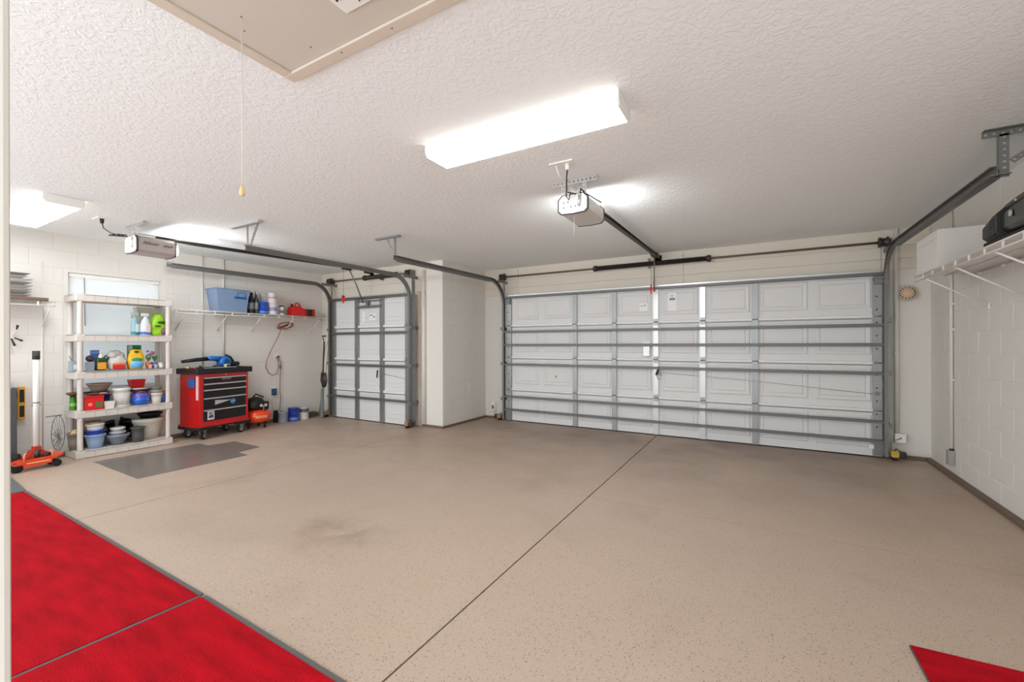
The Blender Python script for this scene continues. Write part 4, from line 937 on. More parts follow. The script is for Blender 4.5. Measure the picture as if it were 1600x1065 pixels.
# fourth deck
def spray_bottle(label, x, y, z, r, h, mb_, lab, liquid=None, trig=True):
    t = thing('spray_bottle', (x, y, z), label, 'spray bottle')
    MB().lathe((x, y, z), [(r*.92, 0), (r, .01), (r, h*.45), (r*.72, h*.68), (r*.32, h*.80), (r*.30, h*.86)], 'z', 18, sx=.75).build('bottle_body', mb_, t)
    if liquid: MB().lathe((x, y, z), [(r*.95, .004), (r*1.012, .012), (r*1.012, h*.16)], 'z', 18, sx=.75, close=False).build('liquid_band', liquid, t)
    MB().box(x+r*.70, x+r*.79, y-r*.1, y+r*.75, z+h*.14, z+h*.48, .003).build('front_label', lab, t)
    if trig:
        MB().box(x-.018, x+.018, y-.045, y+.035, z+h*.86, z+h, .008).build('spray_head', P('sprayer_grey', (206, 212, 206), .4), t)
        MB().tube([(x, y-.025, z+h*.87), (x, y-.035, z+h*.78), (x, y-.03, z+h*.72)], .006, 6).build('trigger', P('trigger_dark', (120, 126, 120), .4), t)
    return t
spray_bottle('slim spray bottle with teal liquid beside the blue labelled bottle', -6.985, 2.405, d4, .042, .30, P('teal_clear', (150, 190, 196), .2, var=.2), P('label_paleblue', (206, 220, 226), .5), P('liquid_teal', (72, 142, 152), .25))
spray_bottle('clear spray bottle with blue label and blue liquid', -6.88, 2.475, d4, .055, .285, P('clear_plastic', (202, 208, 216), .2, var=.12), P('label_dusty', (214, 190, 178), .5, var=.4, vscale=40), P('liquid_blue', (76, 108, 196), .25))
t = thing('paper_sack', (-7.05, 2.56, d4), 'open grey paper sack standing behind the spray bottles', 'sack')
MB().frust((-7.08, 2.57), .06, .13, d4, (-7.075, 2.57), .11, .28, d4+.37).build('sack_body', P('sack_grey', (190, 188, 176), .7, var=.12), t)
MB().frust((-7.075, 2.57), .095, .265, d4+.3702, (-7.075, 2.57), .09, .26, d4+.372).build('sack_mouth', P('sack_inside', (150, 140, 126), .8), t)
t = bag('fertilizer_bag', 'lime green bag with dark patches and a purple flower print', 'bag', -6.915, 2.622, d4, .10, .165, .285, P('bag_lime', (150, 204, 30), .35, var=.45, vscale=14, bump=.8, bscale=22), .55, 12, .2)
MB().ball((-6.868, 2.672, d4+.055), .030, .036, .05, 14, 10).build('print_purple', P('print_purple', (116, 72, 104), .5, var=.5, vscale=60), t)
MB().ball((-6.862, 2.648, d4+.175), .022, .05, .018, 12, 8).build('dark_patch', P('patch_green', (30, 72, 24), .5), t)  # dark green patch on the bag
MB().ball((-6.856, 2.60, d4+.125), .015, .035, .010, 12, 8).build('dark_patch', MATS['patch_green'], t)

# ================================================================== TOOL CHEST
ang = math.radians(8.0)
U = Vector((-math.sin(ang), math.cos(ang), 0)); V = Vector((-math.cos(ang), -math.sin(ang), 0))
CM = Matrix.Identity(4)
for i, c in enumerate((U, V, Vector((0, 0, 1)))):
    for k in range(3): CM[k][i] = c[k]
CM.translation = Vector((-6.66, 3.0, 0))
CW, CD = .70, .43
tc = thing('tool_chest', CM @ Vector((CW/2, CD/2, 0)), 'red rolling tool chest with black drawers', 'tool chest')
M_CR = P('chest_red', (196, 22, 26), .3, coat=.3, var=.04); M_CB = P('drawer_black', (17, 17, 18), .35); M_AL = P('drawer_pull_silver', (206, 204, 202), .35, metal=.5)
MB(CM).box(0, CW, .012, CD, .195, .905, .006).build('cabinet', M_CR, tc)
MB(CM).box(0, .045, 0, .014, .195, .905).box(CW-.035, CW, 0, .014, .195, .905).box(.045, CW-.035, 0, .014, .865, .905).box(.045, CW-.035, 0, .014, .195, .245).build('face_frame', M_CR, tc)
zs = [.862, .775, .69, .575, .41, .248]
for k in range(5):
    dr = MB(CM).box(.05, CW-.04, -.006, .012, zs[k+1]+.004, zs[k]-.003, .003).build('drawer', M_CB, tc)
    MB(CM).prism([(-.006, zs[k]-.004), (-.02, zs[k]-.006), (-.022, zs[k]-.018), (-.006, zs[k]-.022)], 'x', .05, CW-.04).build('drawer_pull', M_AL, dr)
MB(CM).box(.30, .43, -.0085, -.006, .815, .835).build('name_plate', P('plate_grey', (150, 150, 150), .4, metal=.5), tc)
text('CRAFTSMAN', .017, CM @ face_M((.365, -.0088, .825), (1, 0, 0), (0, 0, 1)), M_STEEL, 'plate_lettering', tc)
s_ = MB(CM).prism([(.20, .465), (.44, .515), (.20, .53)], 'y', -.0082, -.006).build('logo_sticker', P('sticker_silver', (190, 190, 190), .4), tc)
MB(CM).lathe((.46, -.0085, .49), [(.04, 0), (.04, .002)], 'y', 18).build('logo_sticker', P('sticker_blue', (46, 132, 196), .4), tc)
MB(CM).tube([(.435, -.0088, .483), (.448, -.0088, .497), (.46, -.0088, .486), (.472, -.0088, .5), (.485, -.0088, .49)], .003, 6).build('sticker_mark', M_WHITE, tc)
MB(CM).box(.095, .19, -.0085, -.006, .265, .385, .002).build('emblem_sticker', P('sticker_pale', (214, 216, 220), .4), tc)
MB(CM).prism([(.11, .29), (.175, .29), (.165, .365), (.12, .365)], 'y', -.0095, -.0085).build('emblem_shield', P('emblem_dark', (70, 76, 88), .4), tc)
MB(CM).prism([(.118, .325), (.168, .345), (.168, .355), (.118, .335)], 'y', -.0102, -.0095).build('emblem_stripe', M_WHITE, tc)
MB(CM).lathe((.36, -.006, .887), [(.009, 0), (.009, .006)], 'y', 12).build('lock', M_AL, tc)
MB(CM).box(-.02, -.001, .10, .22, .72, .85, .004).build('side_pocket', P('pocket_blue', (44, 92, 160), .5), tc)
MB(CM).box(-.004, -.001, .03, .08, .55, .88).build('side_rail', P('side_pale', (226, 190, 184), .3), tc)
ty = .925
tray = MB(CM).box(-.055, CW+.05, -.035, CD-.005, .905, ty-.0, .008).build('top_tray', M_BLACK, tc)
for b in ((-.055, CW+.05, -.035, -.012), (-.055, CW+.05, CD-.03, CD-.005)): MB(CM).box(*b, ty-.004, .985, .008).build('tray_wall', M_BLACK, tray)
for b in ((-.055, -.03, -.012, CD-.03), (CW+.025, CW+.05, -.012, CD-.03)): MB(CM).box(*b, ty-.004, .985, .008).build('tray_wall', M_BLACK, tray)
MB(CM).box(-.045, .22, -.03, CD-.02, .135, .175, .008).box(CW-.18, CW+.03, -.03, CD-.02, .135, .175, .008).box(.2, CW-.16, .04, CD-.03, .145, .172).build('base_bumper', M_RUB, tc)
MB(CM).box(-.03, CW+.01, -.01, CD-.01, .172, .197).build('base_rail', M_CR, tc)
def caster(u, v, a):
    cs = MB(CM @ Matrix.Translation((u, v, 0)) @ Matrix.Rotation(a, 4, 'Z'))
    c = cs.lathe((0, -.018, .055), [(.03, 0), (.054, .004), (.054, .032), (.03, .036)], 'y', 18).build('caster_wheel', M_RUB, tc)
    MB(CM @ Matrix.Translation((u, v, 0)) @ Matrix.Rotation(a, 4, 'Z')).lathe((0, -.021, .055), [(.026, 0), (.026, .042)], 'y', 14).build('wheel_hub', P('hub_grey', (190, 188, 184), .4), c)
    MB(CM @ Matrix.Translation((u, v, 0)) @ Matrix.Rotation(a, 4, 'Z')).box(-.03, .03, -.03, -.024, .05, .135).box(-.03, .03, .024, .030, .05, .135).box(-.03, .03, -.03, .03, .128, .137).build('caster_fork', M_GALVD, c)
for u, v, a in ((.06, .03, .5), (CW-.10, .03, .1), (.06, CD-.07, 0), (CW-.10, CD-.07, .2)): caster(u, v, a)
# things in the chest tray
def tr_pt(u, v, z): return CM @ Vector((u, v, z))
tz = ty+.001
bl = thing('leaf_blower', tr_pt(.55, .2, .93), 'blue leaf blower with long black nozzle lying on the tool chest', 'leaf blower')
M_BB = P('blower_blue', (28, 112, 196), .3)
MB(CM).lathe((.50, .18, 1.055), [(.05, 0), (.082, .015), (.09, .05), (.09, .10), (.075, .13), (.03, .14)], 'y', 22).build('fan_housing', M_BB, bl)
MB(CM).lathe((.50, .176, 1.055), [(.04, 0), (.044, .006)], 'y', 18).build('fan_cover', P('blower_dark_blue', (16, 70, 140), .35), bl)
MB(CM).tube([(.45, .25, 1.10), (.33, .25, 1.115), (.25, .25, 1.112)], [.045, .035, .03], 12).build('blower_neck', M_BB, bl)
MB(CM).tube([(.27, .25, 1.112), (.10, .25, 1.10), (-.08, .25, 1.082), (-.20+.15, .25, 1.078)], [.031, .027, .021, .018], 12).build('nozzle', M_BLACK, bl)
MB(CM).tube([(.53, .25, 1.145), (.60, .25, 1.12), (.645, .25, 1.06), (.63, .25, .99)], [.03, .022, .018, .02], 10).build('handle', M_BLACK, bl)
MB(CM).box(.585, .73, .21, .29, .99, 1.055, .02).build('battery', M_BLACK, bl)
MB(CM).box(.46, .56, .20, .30, tz, .985, .008).build('stand_foot', M_BB, bl)
gl = thing('face_shield', tr_pt(.34, .12, .93), 'dark face shield lying in the tray under the blower nozzle', 'face shield')
MB(CM).lathe((.33, .15, tz), [(.075, 0), (.08, .04), (.065, .085), (.03, .10)], 'z', 18, sx=1., sy=.6).build('shell', P('shield_grey', (88, 86, 96), .3), gl)
MB(CM).tube([(.255, .13, .985), (.30, .09, 1.02), (.37, .09, 1.015), (.405, .13, .98)], .007, 6).build('strap', M_BLACK, gl)
cl = thing('charger', tr_pt(.45, .1, .93), 'small white and dark charger beside the blower housing', 'charger')
MB(CM).box(.41, .465, .06, .12, tz, 1.03, .006).build('charger_body', P('charger_lime', (214, 222, 176), .4), cl)
MB(CM).box(.415, .455, .055, .062, .99, 1.025).build('charger_face', M_STEEL, cl)
sb = thing('straightedge', tr_pt(.2, .04, .93), 'long silver straightedge lying along the tray rim', 'straightedge')
MB(CM).box(.05, .52, -.005, .03, .985, .993, .001).build('blade', P('blade_silver', (214, 216, 220), .3, metal=.5), sb)
MB(CM).prism([(.0, .985), (.06, .985), (.03, 1.01), (.0, 1.03)], 'y', -.004, .022).build('grip', M_STEEL, sb)
tp = thing('screwdriver', tr_pt(-.02, .2, .93), 'yellow and red screwdriver lying in the tray corner', 'screwdriver')
MB(CM).tube([(-.015, .30, .995), (-.015, .20, .995)], [.012, .014], 10).build('grip', P('driver_yellow', (232, 206, 70), .4), tp)
MB(CM).tube([(-.015, .20, .995), (-.014, .06, .994)], [.010, .008], 8).build('shaft', P('driver_red', (180, 70, 60), .4), tp)
pc = thing('carton', tr_pt(.06, .0, .95), 'dark blue carton lying in the front corner of the tray', 'box')
MB(CM).box(-.02, .12, .0, .10, tz, .983, .004).build('carton_body', P('carton_navy', (52, 62, 92), .5), pc)
MB(CM).box(.0, .09, .01, .08, .983, .9845).build('carton_print', P('carton_print', (110, 120, 150), .5), pc)

# ================================================================== COMPRESSOR
cx, cyy = -6.93, 3.93
ac = thing('air_compressor', (cx, cyy, 0), 'orange pancake air compressor with black motor', 'air compressor')
MB().lathe((cx, cyy, .185), [(.02, -.10), (.13, -.095), (.185, -.06), (.195, 0), (.185, .06), (.13, .095), (.02, .105)], 'z', 30).build('tank', P('compressor_orange', (236, 68, 20), .3, coat=.4), ac)
for a in (0.4, 2.5, 4.6): MB().cyl((cx+.13*math.cos(a), cyy+.13*math.sin(a), 0), (cx+.13*math.cos(a), cyy+.13*math.sin(a), .105), .016, n=10).build('rubber_foot', M_RUB, ac)
MB().lathe((cx-.01, cyy-.03, .29), [(.12, 0), (.135, .05), (.13, .12), (.09, .175), (.03, .195)], 'z', 20, sx=.9, sy=1.1).build('motor_cover', M_BLACK, ac)
MB().box(cx-.02, cx+.11, cyy+.04, cyy+.13, .28, .41, .015).build('pump_head', M_BLACK, ac)
for dy in (-.02, .05): 
    MB().lathe((cx+.14, cyy+dy, .36), [(.022, 0), (.022, .014)], 'x', 14).build('gauge', P('gauge_face', (206, 204, 200), .3), ac)
MB().cyl((cx+.15, cyy+.015, .26), (cx+.15, cyy+.015, .36), .008, n=8).build('valve_stem', M_GALV, ac)
MB().tube([(cx, cyy-.10, .45), (cx, cyy-.02, .53), (cx, cyy+.10, .47)], .012, 8).build('carry_handle', M_BLACK, ac)
vd = Vector((6.93, -3.93, 0)).normalized(); rt = Vector((-vd.y, vd.x, 0))
nd = vd*math.cos(.3)+rt*math.sin(.3); rr_ = rt*math.cos(.3)-vd*math.sin(.3)
text('RIDGID', .05, face_M(Vector((cx, cyy, .185))+nd*.1955, rr_, (0, 0, 1)), P('letter_cream', (248, 226, 180), .4), 'tank_lettering', ac)

# ================================================================== CANS ON FLOOR AND SHELF
def can(label, x, y, z, r, h, m, band=None, group='paint cans', lidm=None, handle=True, name='paint_can', cat='paint can'):
    t = thing(name, (x, y, z), label, cat, group)
    MB().lathe((x, y, z), [(r*.98, 0), (r, .004), (r, h-.012), (r*1.03, h-.01), (r*1.03, h)], 'z', 22).build('can_body', m, t)
    MB().lathe((x, y, z+h-.004), [(r*.99, 0), (r*.99, .006), (r*.8, .006), (r*.78, .002)], 'z', 22).build('can_lid', lidm or M_GALV, t)
    if band: MB().lathe((x, y, z), [(r*1.006, h*band[1]), (r*1.006, h*band[2])], 'z', 22, close=False).build('can_band', band[0], t)
    if handle: MB().tube([(x+.0, y-r, z+h*.8), (x+r*.9, y-r*.5, z+h*.62), (x+r*1.12, y, z+h*.56), (x+r*.9, y+r*.5, z+h*.62), (x, y+r, z+h*.8)], .0022, 5).build('bail', M_GALV, t)
    return t
M_CW = P('can_white', (222, 222, 224), .35); M_CBL = P('can_blue', (38, 66, 168), .3, var=.3, vscale=14)
can('grey blue paint can on the floor beside the compressor', -6.98, 4.385, 0, .075, .175, P('can_steelblue', (156, 168, 184), .35, metal=.3))
can('blue printed paint can on the floor between two pale cans', -6.99, 4.585, 0, .083, .225, M_CBL, (P('can_paleblue', (110, 132, 206), .35), .08, .28))
can('white paint can with dark label on the floor near the corner', -6.99, 4.78, 0, .078, .205, M_CW, (P('can_label_dark', (96, 92, 90), .4, var=.5, vscale=25), .62, .92))
can('black lidded can against the wall behind the floor cans', -7.09, 4.33, 0, .035, .20, M_BLACK, handle=False, lidm=M_BLACK)
bx = thing('paver_block', (-7.07, 4.97, 0), 'dark brown brick lying at the foot of the wall', 'brick')
MB().box(-7.12, -7.02, 4.88, 5.06, 0.0, .09, .006).build('brick_body', P('brick_brown', (92, 80, 70), .8), bx)
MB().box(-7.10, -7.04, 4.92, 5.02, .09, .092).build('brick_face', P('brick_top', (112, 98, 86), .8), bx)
s0 = SZ+.0075
tt = thing('storage_tote', (-7.04, 3.53, s0), 'grey blue plastic tote with blue tape on the wire shelf', 'storage tote')
def tot(mb, k0, k1, z0, z1): return mb.frust((-7.01, 3.545), .27*k0, .43*k0, z0, (-7.01, 3.545), .27*k1, .43*k1, z1)
tot(MB(), .93, 1.06, s0, s0+.27).build('tote_body', P('tote_blue', (126, 148, 178), .4), tt)
tot(MB(), 1.09, 1.11, s0+.262, s0+.325).build('tote_collar', P('tote_blue', (0, 0, 0)), tt)
tot(MB(), 1.15, 1.15, s0+.325, s0+.342).build('tote_rim', P('tote_rim', (112, 134, 162), .4), tt)
MB().tube([(-6.868, 3.58, s0+.235), (-6.858, 3.60, s0+.30), (-6.858, 3.71, s0+.30), (-6.868, 3.72, s0+.235)], .009, 6).build('handle', P('tote_rim', (0, 0, 0)), tt)
MB().box(-6.872, -6.862, 3.56, 3.735, s0+.20, s0+.235, .002).build('tape_label', P('tape_blue', (40, 112, 204), .5), tt)
sm = MB()
for k in range(9): sm.box(-6.862, -6.8612, 3.572+k*.0175, 3.580+k*.0175+.003*(k % 3), s0+.205+.004*(k % 2), s0+.230-.005*(k % 3 == 1))
o = sm.build('tape_writing', P('ink_navy', (16, 50, 120), .5), tt); o['kind'] = 'stuff'
def bottle(label, x, y, z, r, h, m, capm, name='bottle', nk=.3):
    t = thing(name, (x, y, z), label, 'bottle', 'bottles on the wire shelf')
    MB().lathe((x, y, z), [(r*.95, 0), (r, .01), (r, h*.62), (r*nk, h*.80), (r*nk, h*.88)], 'z', 16).build('bottle_body', m, t)
    MB().lathe((x, y, z+h*.86), [(r*nk*1.35, 0), (r*nk*1.35, h*.12), (r*nk*.8, h*.14)], 'z', 12).build('bottle_cap', capm, t)
    MB().lathe((x, y, z), [(r*1.01, h*.2), (r*1.01, h*.5)], 'z', 16, close=False).build('bottle_label', P('bottle_label_grey', (120, 124, 126), .5, var=.5, vscale=40), t)
bottle('tall black oil bottle right beside the blue tote', -6.955, 3.855, s0, .040, .33, M_BLACK, M_BLACK, nk=.45)
bottle('tall bottle with pale cap behind the black bottles', -7.08, 3.90, s0, .034, .36, P('bottle_olive', (86, 84, 74), .35), M_WHITE)
bottle('slim black bottle with white lower label next to the blue can', -6.93, 3.925, s0, .028, .35, P('bottle_char', (48, 48, 48), .35), P('cap_pale', (190, 192, 186), .4))
bottle('narrow black bottle with pointed top behind the blue can', -7.115, 4.02, s0, .030, .37, M_BLACK, M_BLACK, nk=.35)
G3 = 'paint cans on the wire shelf'
can('bright blue paint can on the wire shelf', -6.985, 4.04, s0, .082, .19, P('can_bright_blue', (34, 84, 200), .25, var=.35, vscale=14), (P('can_band_blue', (120, 160, 236), .3), .1, .22), group=G3)  # paler blue band low on the can
can('white paint can on the wire shelf under another white can', -6.965, 4.205, s0, .066, .185, M_CW, (P('can_label_lilac', (150, 150, 186), .4, var=.4, vscale=30), .3, .62), group=G3)
can('white paint can with pink stripes stacked on the white can', -6.968, 4.198, s0+.189, .066, .165, P('can_offwhite', (230, 222, 224), .35), (P('can_stripe_pink', (200, 120, 130), .4), .45, .55), group=G3, lidm=M_BLACK)
can('white paint can with dark lid stacked behind the pink striped can', -7.11, 4.16, s0, .055, .335, M_CW, None, group=G3, lidm=M_BLACK, handle=False)
bottle('short white bottle with dark grey cap standing alone on the wire shelf', -6.99, 4.375, s0, .036, .165, P('bottle_white', (226, 226, 224), .35), P('cap_charcoal', (72, 74, 84), .4), nk=.75)
gc = thing('gas_can', (-7.03, 4.66, s0), 'red plastic fuel can on the wire shelf', 'fuel can')
M_GC = P('fuel_red', (214, 26, 26), .35)
MB().frust((-7.03, 4.67), .15, .24, s0, (-7.03, 4.67), .15, .24, s0+.11).build('can_body', M_GC, gc)
MB().prism([(4.55, s0+.11), (4.79, s0+.11), (4.74, s0+.15), (4.66, s0+.175), (4.57, s0+.165)], 'x', -7.10, -6.96).build('can_shoulder', M_GC, gc)
MB().tube([(-7.03, 4.64, s0+.165), (-7.03, 4.66, s0+.225), (-7.03, 4.70, s0+.23), (-7.03, 4.745, s0+.17), (-7.03, 4.77, s0+.115)], .013, 8).build('handle', M_GC, gc)
MB().cyl((-7.03, 4.59, s0+.16), (-7.03, 4.585, s0+.205), .026, .024).build('cap', P('fuel_cap', (70, 16, 16), .4), gc)
rb = thing('carton', (-7.03, 4.90, s0), 'small red and black carton next to the fuel can', 'box')
MB().box(-7.10, -6.96, 4.815, 4.985, s0, s0+.135, .003).build('carton_body', P('carton_red', (190, 52, 40), .5), rb)
MB().box(-6.96, -6.9585, 4.83, 4.93, s0+.01, s0+.125).build('carton_print', P('carton_black', (34, 28, 26), .5, var=.6, vscale=50), rb)

# ================================================================== CORDS, OUTLETS, SHOVEL
oc = thing('extension_cord', (LW+.1, 4.47, 1.40), 'coiled brown extension cord hanging from a shelf bracket', 'extension cord')
pts = []
for k in range(66):
    a = 2*PI*k/22; w_ = 1+.08*math.sin(k*.9)
    pts.append((LW+.16+.03*math.sin(a*.5+k*.05), 4.47+.13*w_*math.cos(a), 1.635+.055*w_*math.sin(a)+.02*math.cos(a)))
MB().tube(pts, .007, 6).build('coil', P('cord_brown', (150, 88, 66), .6), oc)
MB().tube([(LW+.15, 4.35, 1.59), (LW+.15, 4.45, 1.62), (LW+.15, 4.56, 1.67)], .018, 8).build('wrapped_turns', P('cord_dark_red', (120, 62, 52), .6), oc)
MB().tube([(LW+.15, 4.41, 1.58), (LW+.10, 4.37, 1.42), (LW+.06, 4.30, 1.25), (LW+.04, 4.22, 1.05), (LW+.03, 4.205, .93), (LW+.03, 4.26, .83), (LW+.03, 4.33, .79), (LW+.03, 4.40, .82), (LW+.03, 4.43, .92), (LW+.03, 4.425, 1.05), (LW+.02, 4.41, 1.10)], .006, 6).build('drop', MATS['cord_brown'], oc)
ou = thing('wall_outlet', (LW, 4.405, 1.06), 'white wall outlet with plugs below the coiled cord', 'outlet')
MB().box(LW+.006, LW+.013, 4.365, 4.445, 1.045, 1.165, .002).build('cover_plate', M_WHITE, ou)
MB().box(LW+.013, LW+.045, 4.38, 4.41, 1.07, 1.10, .005).build('plug', P('plug_pink', (190, 120, 112), .5), ou)
MB().box(LW+.013, LW+.045, 4.413, 4.44, 1.09, 1.12, .005).build('plug', M_STEEL, ou)
MB().tube([(LW+.04, 4.428, 1.09), (LW+.06, 4.45, 1.0), (LW+.04, 4.455, .8), (LW+.05, 4.44, .55), (LW+.04, 4.46, .40), (LW+.06, 4.43, .18), (LW+.16, 4.40, .185)], .006, 6).build('black_lead', P('lead_grey', (96, 90, 84), .5), ou)
MB().tube([(LW+.035, 4.46, .96), (LW+.035, 4.462, .90)], .012, 8).build('inline_plug', M_STEEL, ou)
ub = thing('timer_box', (LW, 4.35, .44), 'dark blue plug-in timer box low on the wall', 'timer')
MB().box(LW+.006, LW+.06, 4.315, 4.385, .45, .565, .006).build('timer_body', P('timer_blue', (40, 78, 118), .45), ub)
MB().box(LW+.006, LW+.012, 4.305, 4.395, .44, .60, .002).build('timer_plate', M_WHITE, ub)
MB().tube([(LW+.03, 4.34, .45), (LW+.028, 4.335, .25), (LW+.03, 4.31, .03)], .005, 6).build('timer_lead', M_WALL, ub)
sh = thing('shovel', (-6.83, 5.06, .52), 'dark shovel hanging blade down in the corner', 'shovel')
M_SB = P('shovel_steel', (70, 64, 64), .5, metal=.4)
MB().add([(-6.90, 5.055, .80), (-6.85, 5.035, .81), (-6.80, 5.035, .81), (-6.75, 5.055, .80), (-6.925, 5.06, .66), (-6.855, 5.03, .66), (-6.795, 5.03, .66), (-6.735, 5.06, .66), (-6.885, 5.065, .555), (-6.85, 5.05, .53), (-6.81, 5.05, .53), (-6.775, 5.065, .555),
          (-6.90, 5.063, .80), (-6.85, 5.043, .81), (-6.80, 5.043, .81), (-6.75, 5.063, .80), (-6.925, 5.068, .66), (-6.855, 5.038, .66), (-6.795, 5.038, .66), (-6.735, 5.068, .66), (-6.885, 5.073, .555), (-6.85, 5.058, .53), (-6.81, 5.058, .53), (-6.775, 5.073, .555)],
         [(0, 1, 5, 4), (1, 2, 6, 5), (2, 3, 7, 6), (4, 5, 9, 8), (5, 6, 10, 9), (6, 7, 11, 10), (12, 16, 17, 13), (13, 17, 18, 14), (14, 18, 19, 15), (16, 20, 21, 17), (17, 21, 22, 18), (18, 22, 23, 19),
          (0, 12, 13, 1), (1, 13, 14, 2), (2, 14, 15, 3), (8, 9, 21, 20), (9, 10, 22, 21), (10, 11, 23, 22), (0, 4, 16, 12), (4, 8, 20, 16), (3, 15, 19, 7), (7, 19, 23, 11)], True).build('blade', M_SB, sh)
MB().tube([(-6.825, 5.03, .74), (-6.81, 5.035, .85), (-6.79, 5.045, 1.36)], [.02, .014, .014], 8).build('shaft', P('shaft_dark', (58, 46, 40), .55), sh)
MB().tube([(-6.79, 5.045, 1.35), (-6.815, 5.045, 1.41), (-6.83, 5.045, 1.455)], .009, 8).tube([(-6.83, 5.045, 1.462), (-6.745, 5.045, 1.462)], .014, 8).build('grip', P('grip_dark', (52, 44, 40), .5), sh)
sp = thing('garden_tool', (-6.85, 5.08, 0), 'grey long-handled garden tool standing under the shovel blade', 'garden tool')
MB().tube([(-6.80, 5.03, .52), (-6.77, 5.01, .25), (-6.745, 4.99, .03)], .012, 8).tube([(-6.83, 5.03, .51), (-6.835, 5.01, .3), (-6.86, 4.99, .03)], .014, 8).build('handles', P('tool_grey', (112, 112, 110), .5), sp)
MB().prism([(-6.86, .01), (-6.775, .01), (-6.80, .52), (-6.83, .52)], 'y', 5.0, 5.015).build('plate', P('tool_slate', (134, 138, 138), .5), sp)
rk = thing('rope_loop', (-7.010, 5.10, .05), 'tan rope loop hanging beside the shovel', 'rope')
MB().tube([(-6.970, 5.27, 1.40), (-6.985, 5.2, 1.2), (-6.990, 5.15, .6), (-7.000, 5.10, .10), (-6.970, 5.08, .03), (-6.940, 5.09, .08), (-6.970, 5.12, .16), (-6.970, 5.2, .7), (-6.960, 5.27, 1.38)], .006, 6).build('loop', P('rope_tan', (176, 158, 136), .8), rk)
MB().box(-6.985, -6.955, 5.25, 5.302, 1.38, 1.42, .005).build('hook', M_WHITE, rk)

# ================================================================== LEFT END: JACK, CABINET, SHELF STACK
tcab = thing('drawer_cabinet', (-7.03, 1.05, 0), 'dark grey drawer cabinet behind the floor jack', 'cabinet')
MB().box(-7.14, -6.92, .72, 1.372, .12, .86, .008).build('cabinet_body', P('cabinet_grey', (74, 77, 80), .45), tcab)
MB().prism([(-7.14, .86), (-6.92, .86), (-6.96, .92), (-7.14, .92)], 'y', .74, 1.335).build('cabinet_top', P('cabinet_top', (150, 146, 142), .5), tcab)
for k in range(6):
    dr = MB().box(-6.92, -6.905, .74, 1.30, .15+k*.117, .255+k*.117, .003).build('drawer', P('cabinet_drawer', (58, 60, 63), .45), tcab)
    MB().box(-6.905, -6.89, .76, 1.28, .232+k*.117, .246+k*.117, .002).build('drawer_pull', M_AL, dr)
for (x, y) in ((-6.96, 1.31), (-6.96, .78), (-7.10, 1.31), (-7.10, .78)): MB().lathe((x-.015, y, .055), [(.03, 0), (.055, .004), (.055, .028), (.03, .03)], 'x', 16).box(x-.02, x+.02, y-.02, y+.02, .06, .125).build('caster', M_RUB, tcab)
fj = thing('floor_jack', (-6.68, 1.45, 0), 'orange floor jack with an upright white handle', 'floor jack')
M_JK = P('jack_orange', (214, 70, 34), .35, coat=.3); M_JD = P('jack_red', (176, 44, 28), .4)
JM = Matrix.Translation((-6.66, 1.46, 0)) @ Matrix.Rotation(math.radians(4), 4, 'Z')
MB(JM).prism([(-.11, .035), (.10, .055), (.11, .13), (-.12, .12)], 'x', .03, .045).build('side_plate', M_JK, fj)
MB(JM).prism([(-.11, .035), (.10, .055), (.11, .13), (-.12, .12)], 'x', -.13, -.115).build('side_plate', M_JK, fj)
MB(JM).box(.0455, .049, -.09, .09, .078, .09).build('side_stripe', P('jack_stripe', (240, 170, 120), .4), fj)
MB(JM).prism([(-.19, .09), (-.10, .115), (-.10, .075), (-.18, .075)], 'x', -.14, .055).build('front_lip', M_JK, fj)
MB(JM).prism([(.10, .11), (.19, .145), (.185, .125), (.10, .085)], 'x', -.14, .055).build('rear_lip', M_JK, fj)
MB(JM).prism([(-.09, .12), (-.03, .20), (.04, .20), (.11, .15), (.10, .12)], 'x', -.10, .01).build('yoke', M_JD, fj)
MB(JM).cyl((.0, .0, .12), (.0, .0, .205), .026, n=14).build('pump_cylinder', M_STEEL, fj)
MB(JM).lathe((.0, .065, .125), [(.03, 0), (.038, .01), (.036, .03), (.015, .034)], 'z', 16).build('saddle', M_BLACK, fj)
MB(JM).box(-.045, .015, -.03, .03, .195, .245, .005).build('handle_socket', M_JD, fj)
for y in (-.105, .105):
    MB(JM).tube([(.04, y, .12), (.045, y, .175), (.035, y*.85, .19)], .008, 6).build('guard_loop', P('jack_loop', (232, 160, 100), .4), fj)
for (x, y, r) in ((.02, -.155, .05), (-.12, -.155, .05), (.02, .145, .038), (-.12, .145, .038)):
    MB(JM).lathe((x-.018, y, r), [(r*.6, 0), (r, .004), (r, .032), (r*.6, .036)], 'x', 18).build('wheel', M_RUB, fj)
MB(JM).cyl((-.015, 0, .24), (-.015, 0, 1.20), .026, n=14).build('handle_tube', P('handle_white', (226, 222, 216), .35), fj)
MB(JM).cyl((-.015, 0, .70), (-.015, 0, .712), .0285, n=14).cyl((-.015, -.034, .678), (-.015, .034, .678), .006, n=8).build('handle_joint', M_GALVD, fj)
MB(JM).cyl((-.015, 0, 1.165), (-.015, 0, 1.255), .030, n=14).build('handle_grip', P('grip_olive', (58, 56, 50), .7), fj)
kn = thing('air_tank', (-6.79, 1.24, 0), 'black cylinder lying on the floor behind the jack', 'tank')
MB().lathe((-6.83, 1.14, .10), [(.03, 0), (.07, .02), (.075, .06), (.075, .20), (.06, .235), (.02, .245)], 'y', 18).build('tank_body', M_BLACK, kn)
MB().box(-6.86, -6.80, 1.17, 1.35, .0, .03).build('tank_foot', M_STEEL, kn)
yt = thing('spirit_level', (LW+.03, 1.455, .49), 'yellow and black level hanging upright on the wall by the cabinet', 'level')
MB().box(LW+.012, LW+.05, 1.425, 1.478, .49, .85, .004).build('level_frame', P('level_yellow', (232, 168, 40), .4), yt)
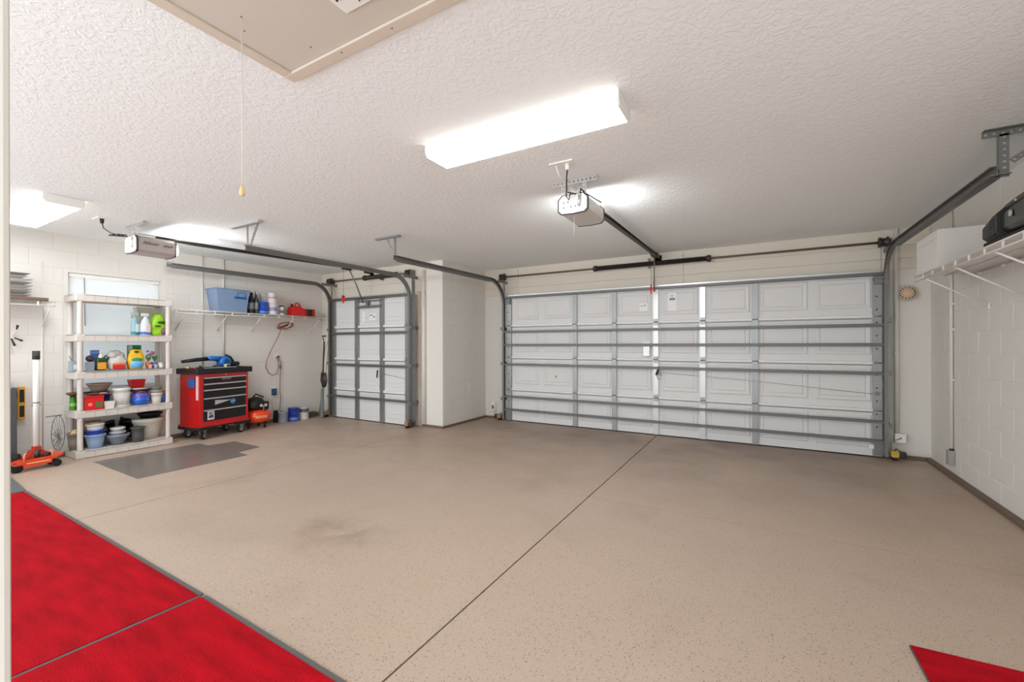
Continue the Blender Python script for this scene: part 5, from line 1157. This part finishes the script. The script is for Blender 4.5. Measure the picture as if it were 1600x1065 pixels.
for z0, z1 in ((.515, .64), (.68, .82)): MB().box(LW+.05, LW+.056, 1.434, 1.470, z0, z1, .002).build('grip_panel', M_BLACK, yt)
MB().tube([(LW+.02, 1.45, .84), (LW+.02, 1.425, .80), (LW+.02, 1.42, .72)], .006, 6).build('hang_strap', M_BLACK, yt)
wk = thing('wall_hook', (LW+.03, 1.40, 1.32), 'white wall hook with black rubber tips', 'hook')
MB().box(LW+.006, LW+.04, 1.345, 1.40, 1.385, 1.405, .004).tube([(LW+.03, 1.37, 1.40), (LW+.08, 1.40, 1.46), (LW+.10, 1.405, 1.50)], .005, 6).build('hook_arm', M_WHITE, wk)
for e in (((LW+.10, 1.405, 1.49), (LW+.115, 1.41, 1.535)), ((LW+.05, 1.40, 1.395), (LW+.10, 1.445, 1.365)), ((LW+.05, 1.375, 1.39), (LW+.08, 1.395, 1.31))):
    MB().tube(e, [.006, .012], 8).build('rubber_tip', M_BLACK, wk)
bd = MB().box(LW+.04, LW+.33, .55, 1.60, SZ+.008, SZ+.04, .003).build('board', P('board_brown', (104, 82, 68), .7, var=.2, vscale=6))
tag(bd, 'thin brown board lying on the short wire shelf', 'board')
random.seed(5); zt = SZ+.041
for k in range(8):
    th_ = (.028, .03, .022, .034, .03, .032, .03, .024)[k]; e = random.uniform(-.02, .02)
    o = thing('foil_tray', (LW+.18, 1.2, zt), ('lowest grey tray of the stack, lying on the brown board', 'second grey tray counted up from the brown board', 'third grey tray counted up from the brown board', 'fourth grey tray counted up from the brown board', 'fifth grey tray counted up from the brown board', 'sixth grey tray counted up from the brown board', 'grey tray just under the topmost one of the stack', 'topmost grey tray of the stack above the brown board')[k], 'tray', 'stack of grey trays')
    MB().frust((LW+.18, 1.2), .20, .44+e, zt, (LW+.18, 1.2), .25, .52+e*2, zt+th_*.8).build('tray_body', P('foil_%d' % (k % 3), ((176, 172, 166), (140, 136, 130), (206, 202, 196))[k % 3], .5), o)
    MB().box(LW+.05, LW+.31, .93-e, 1.468+e, zt+th_*.8, zt+th_*.8+.004).build('tray_rim', P('foil_rim', (134, 130, 124), .5), o)
    zt += th_+.004
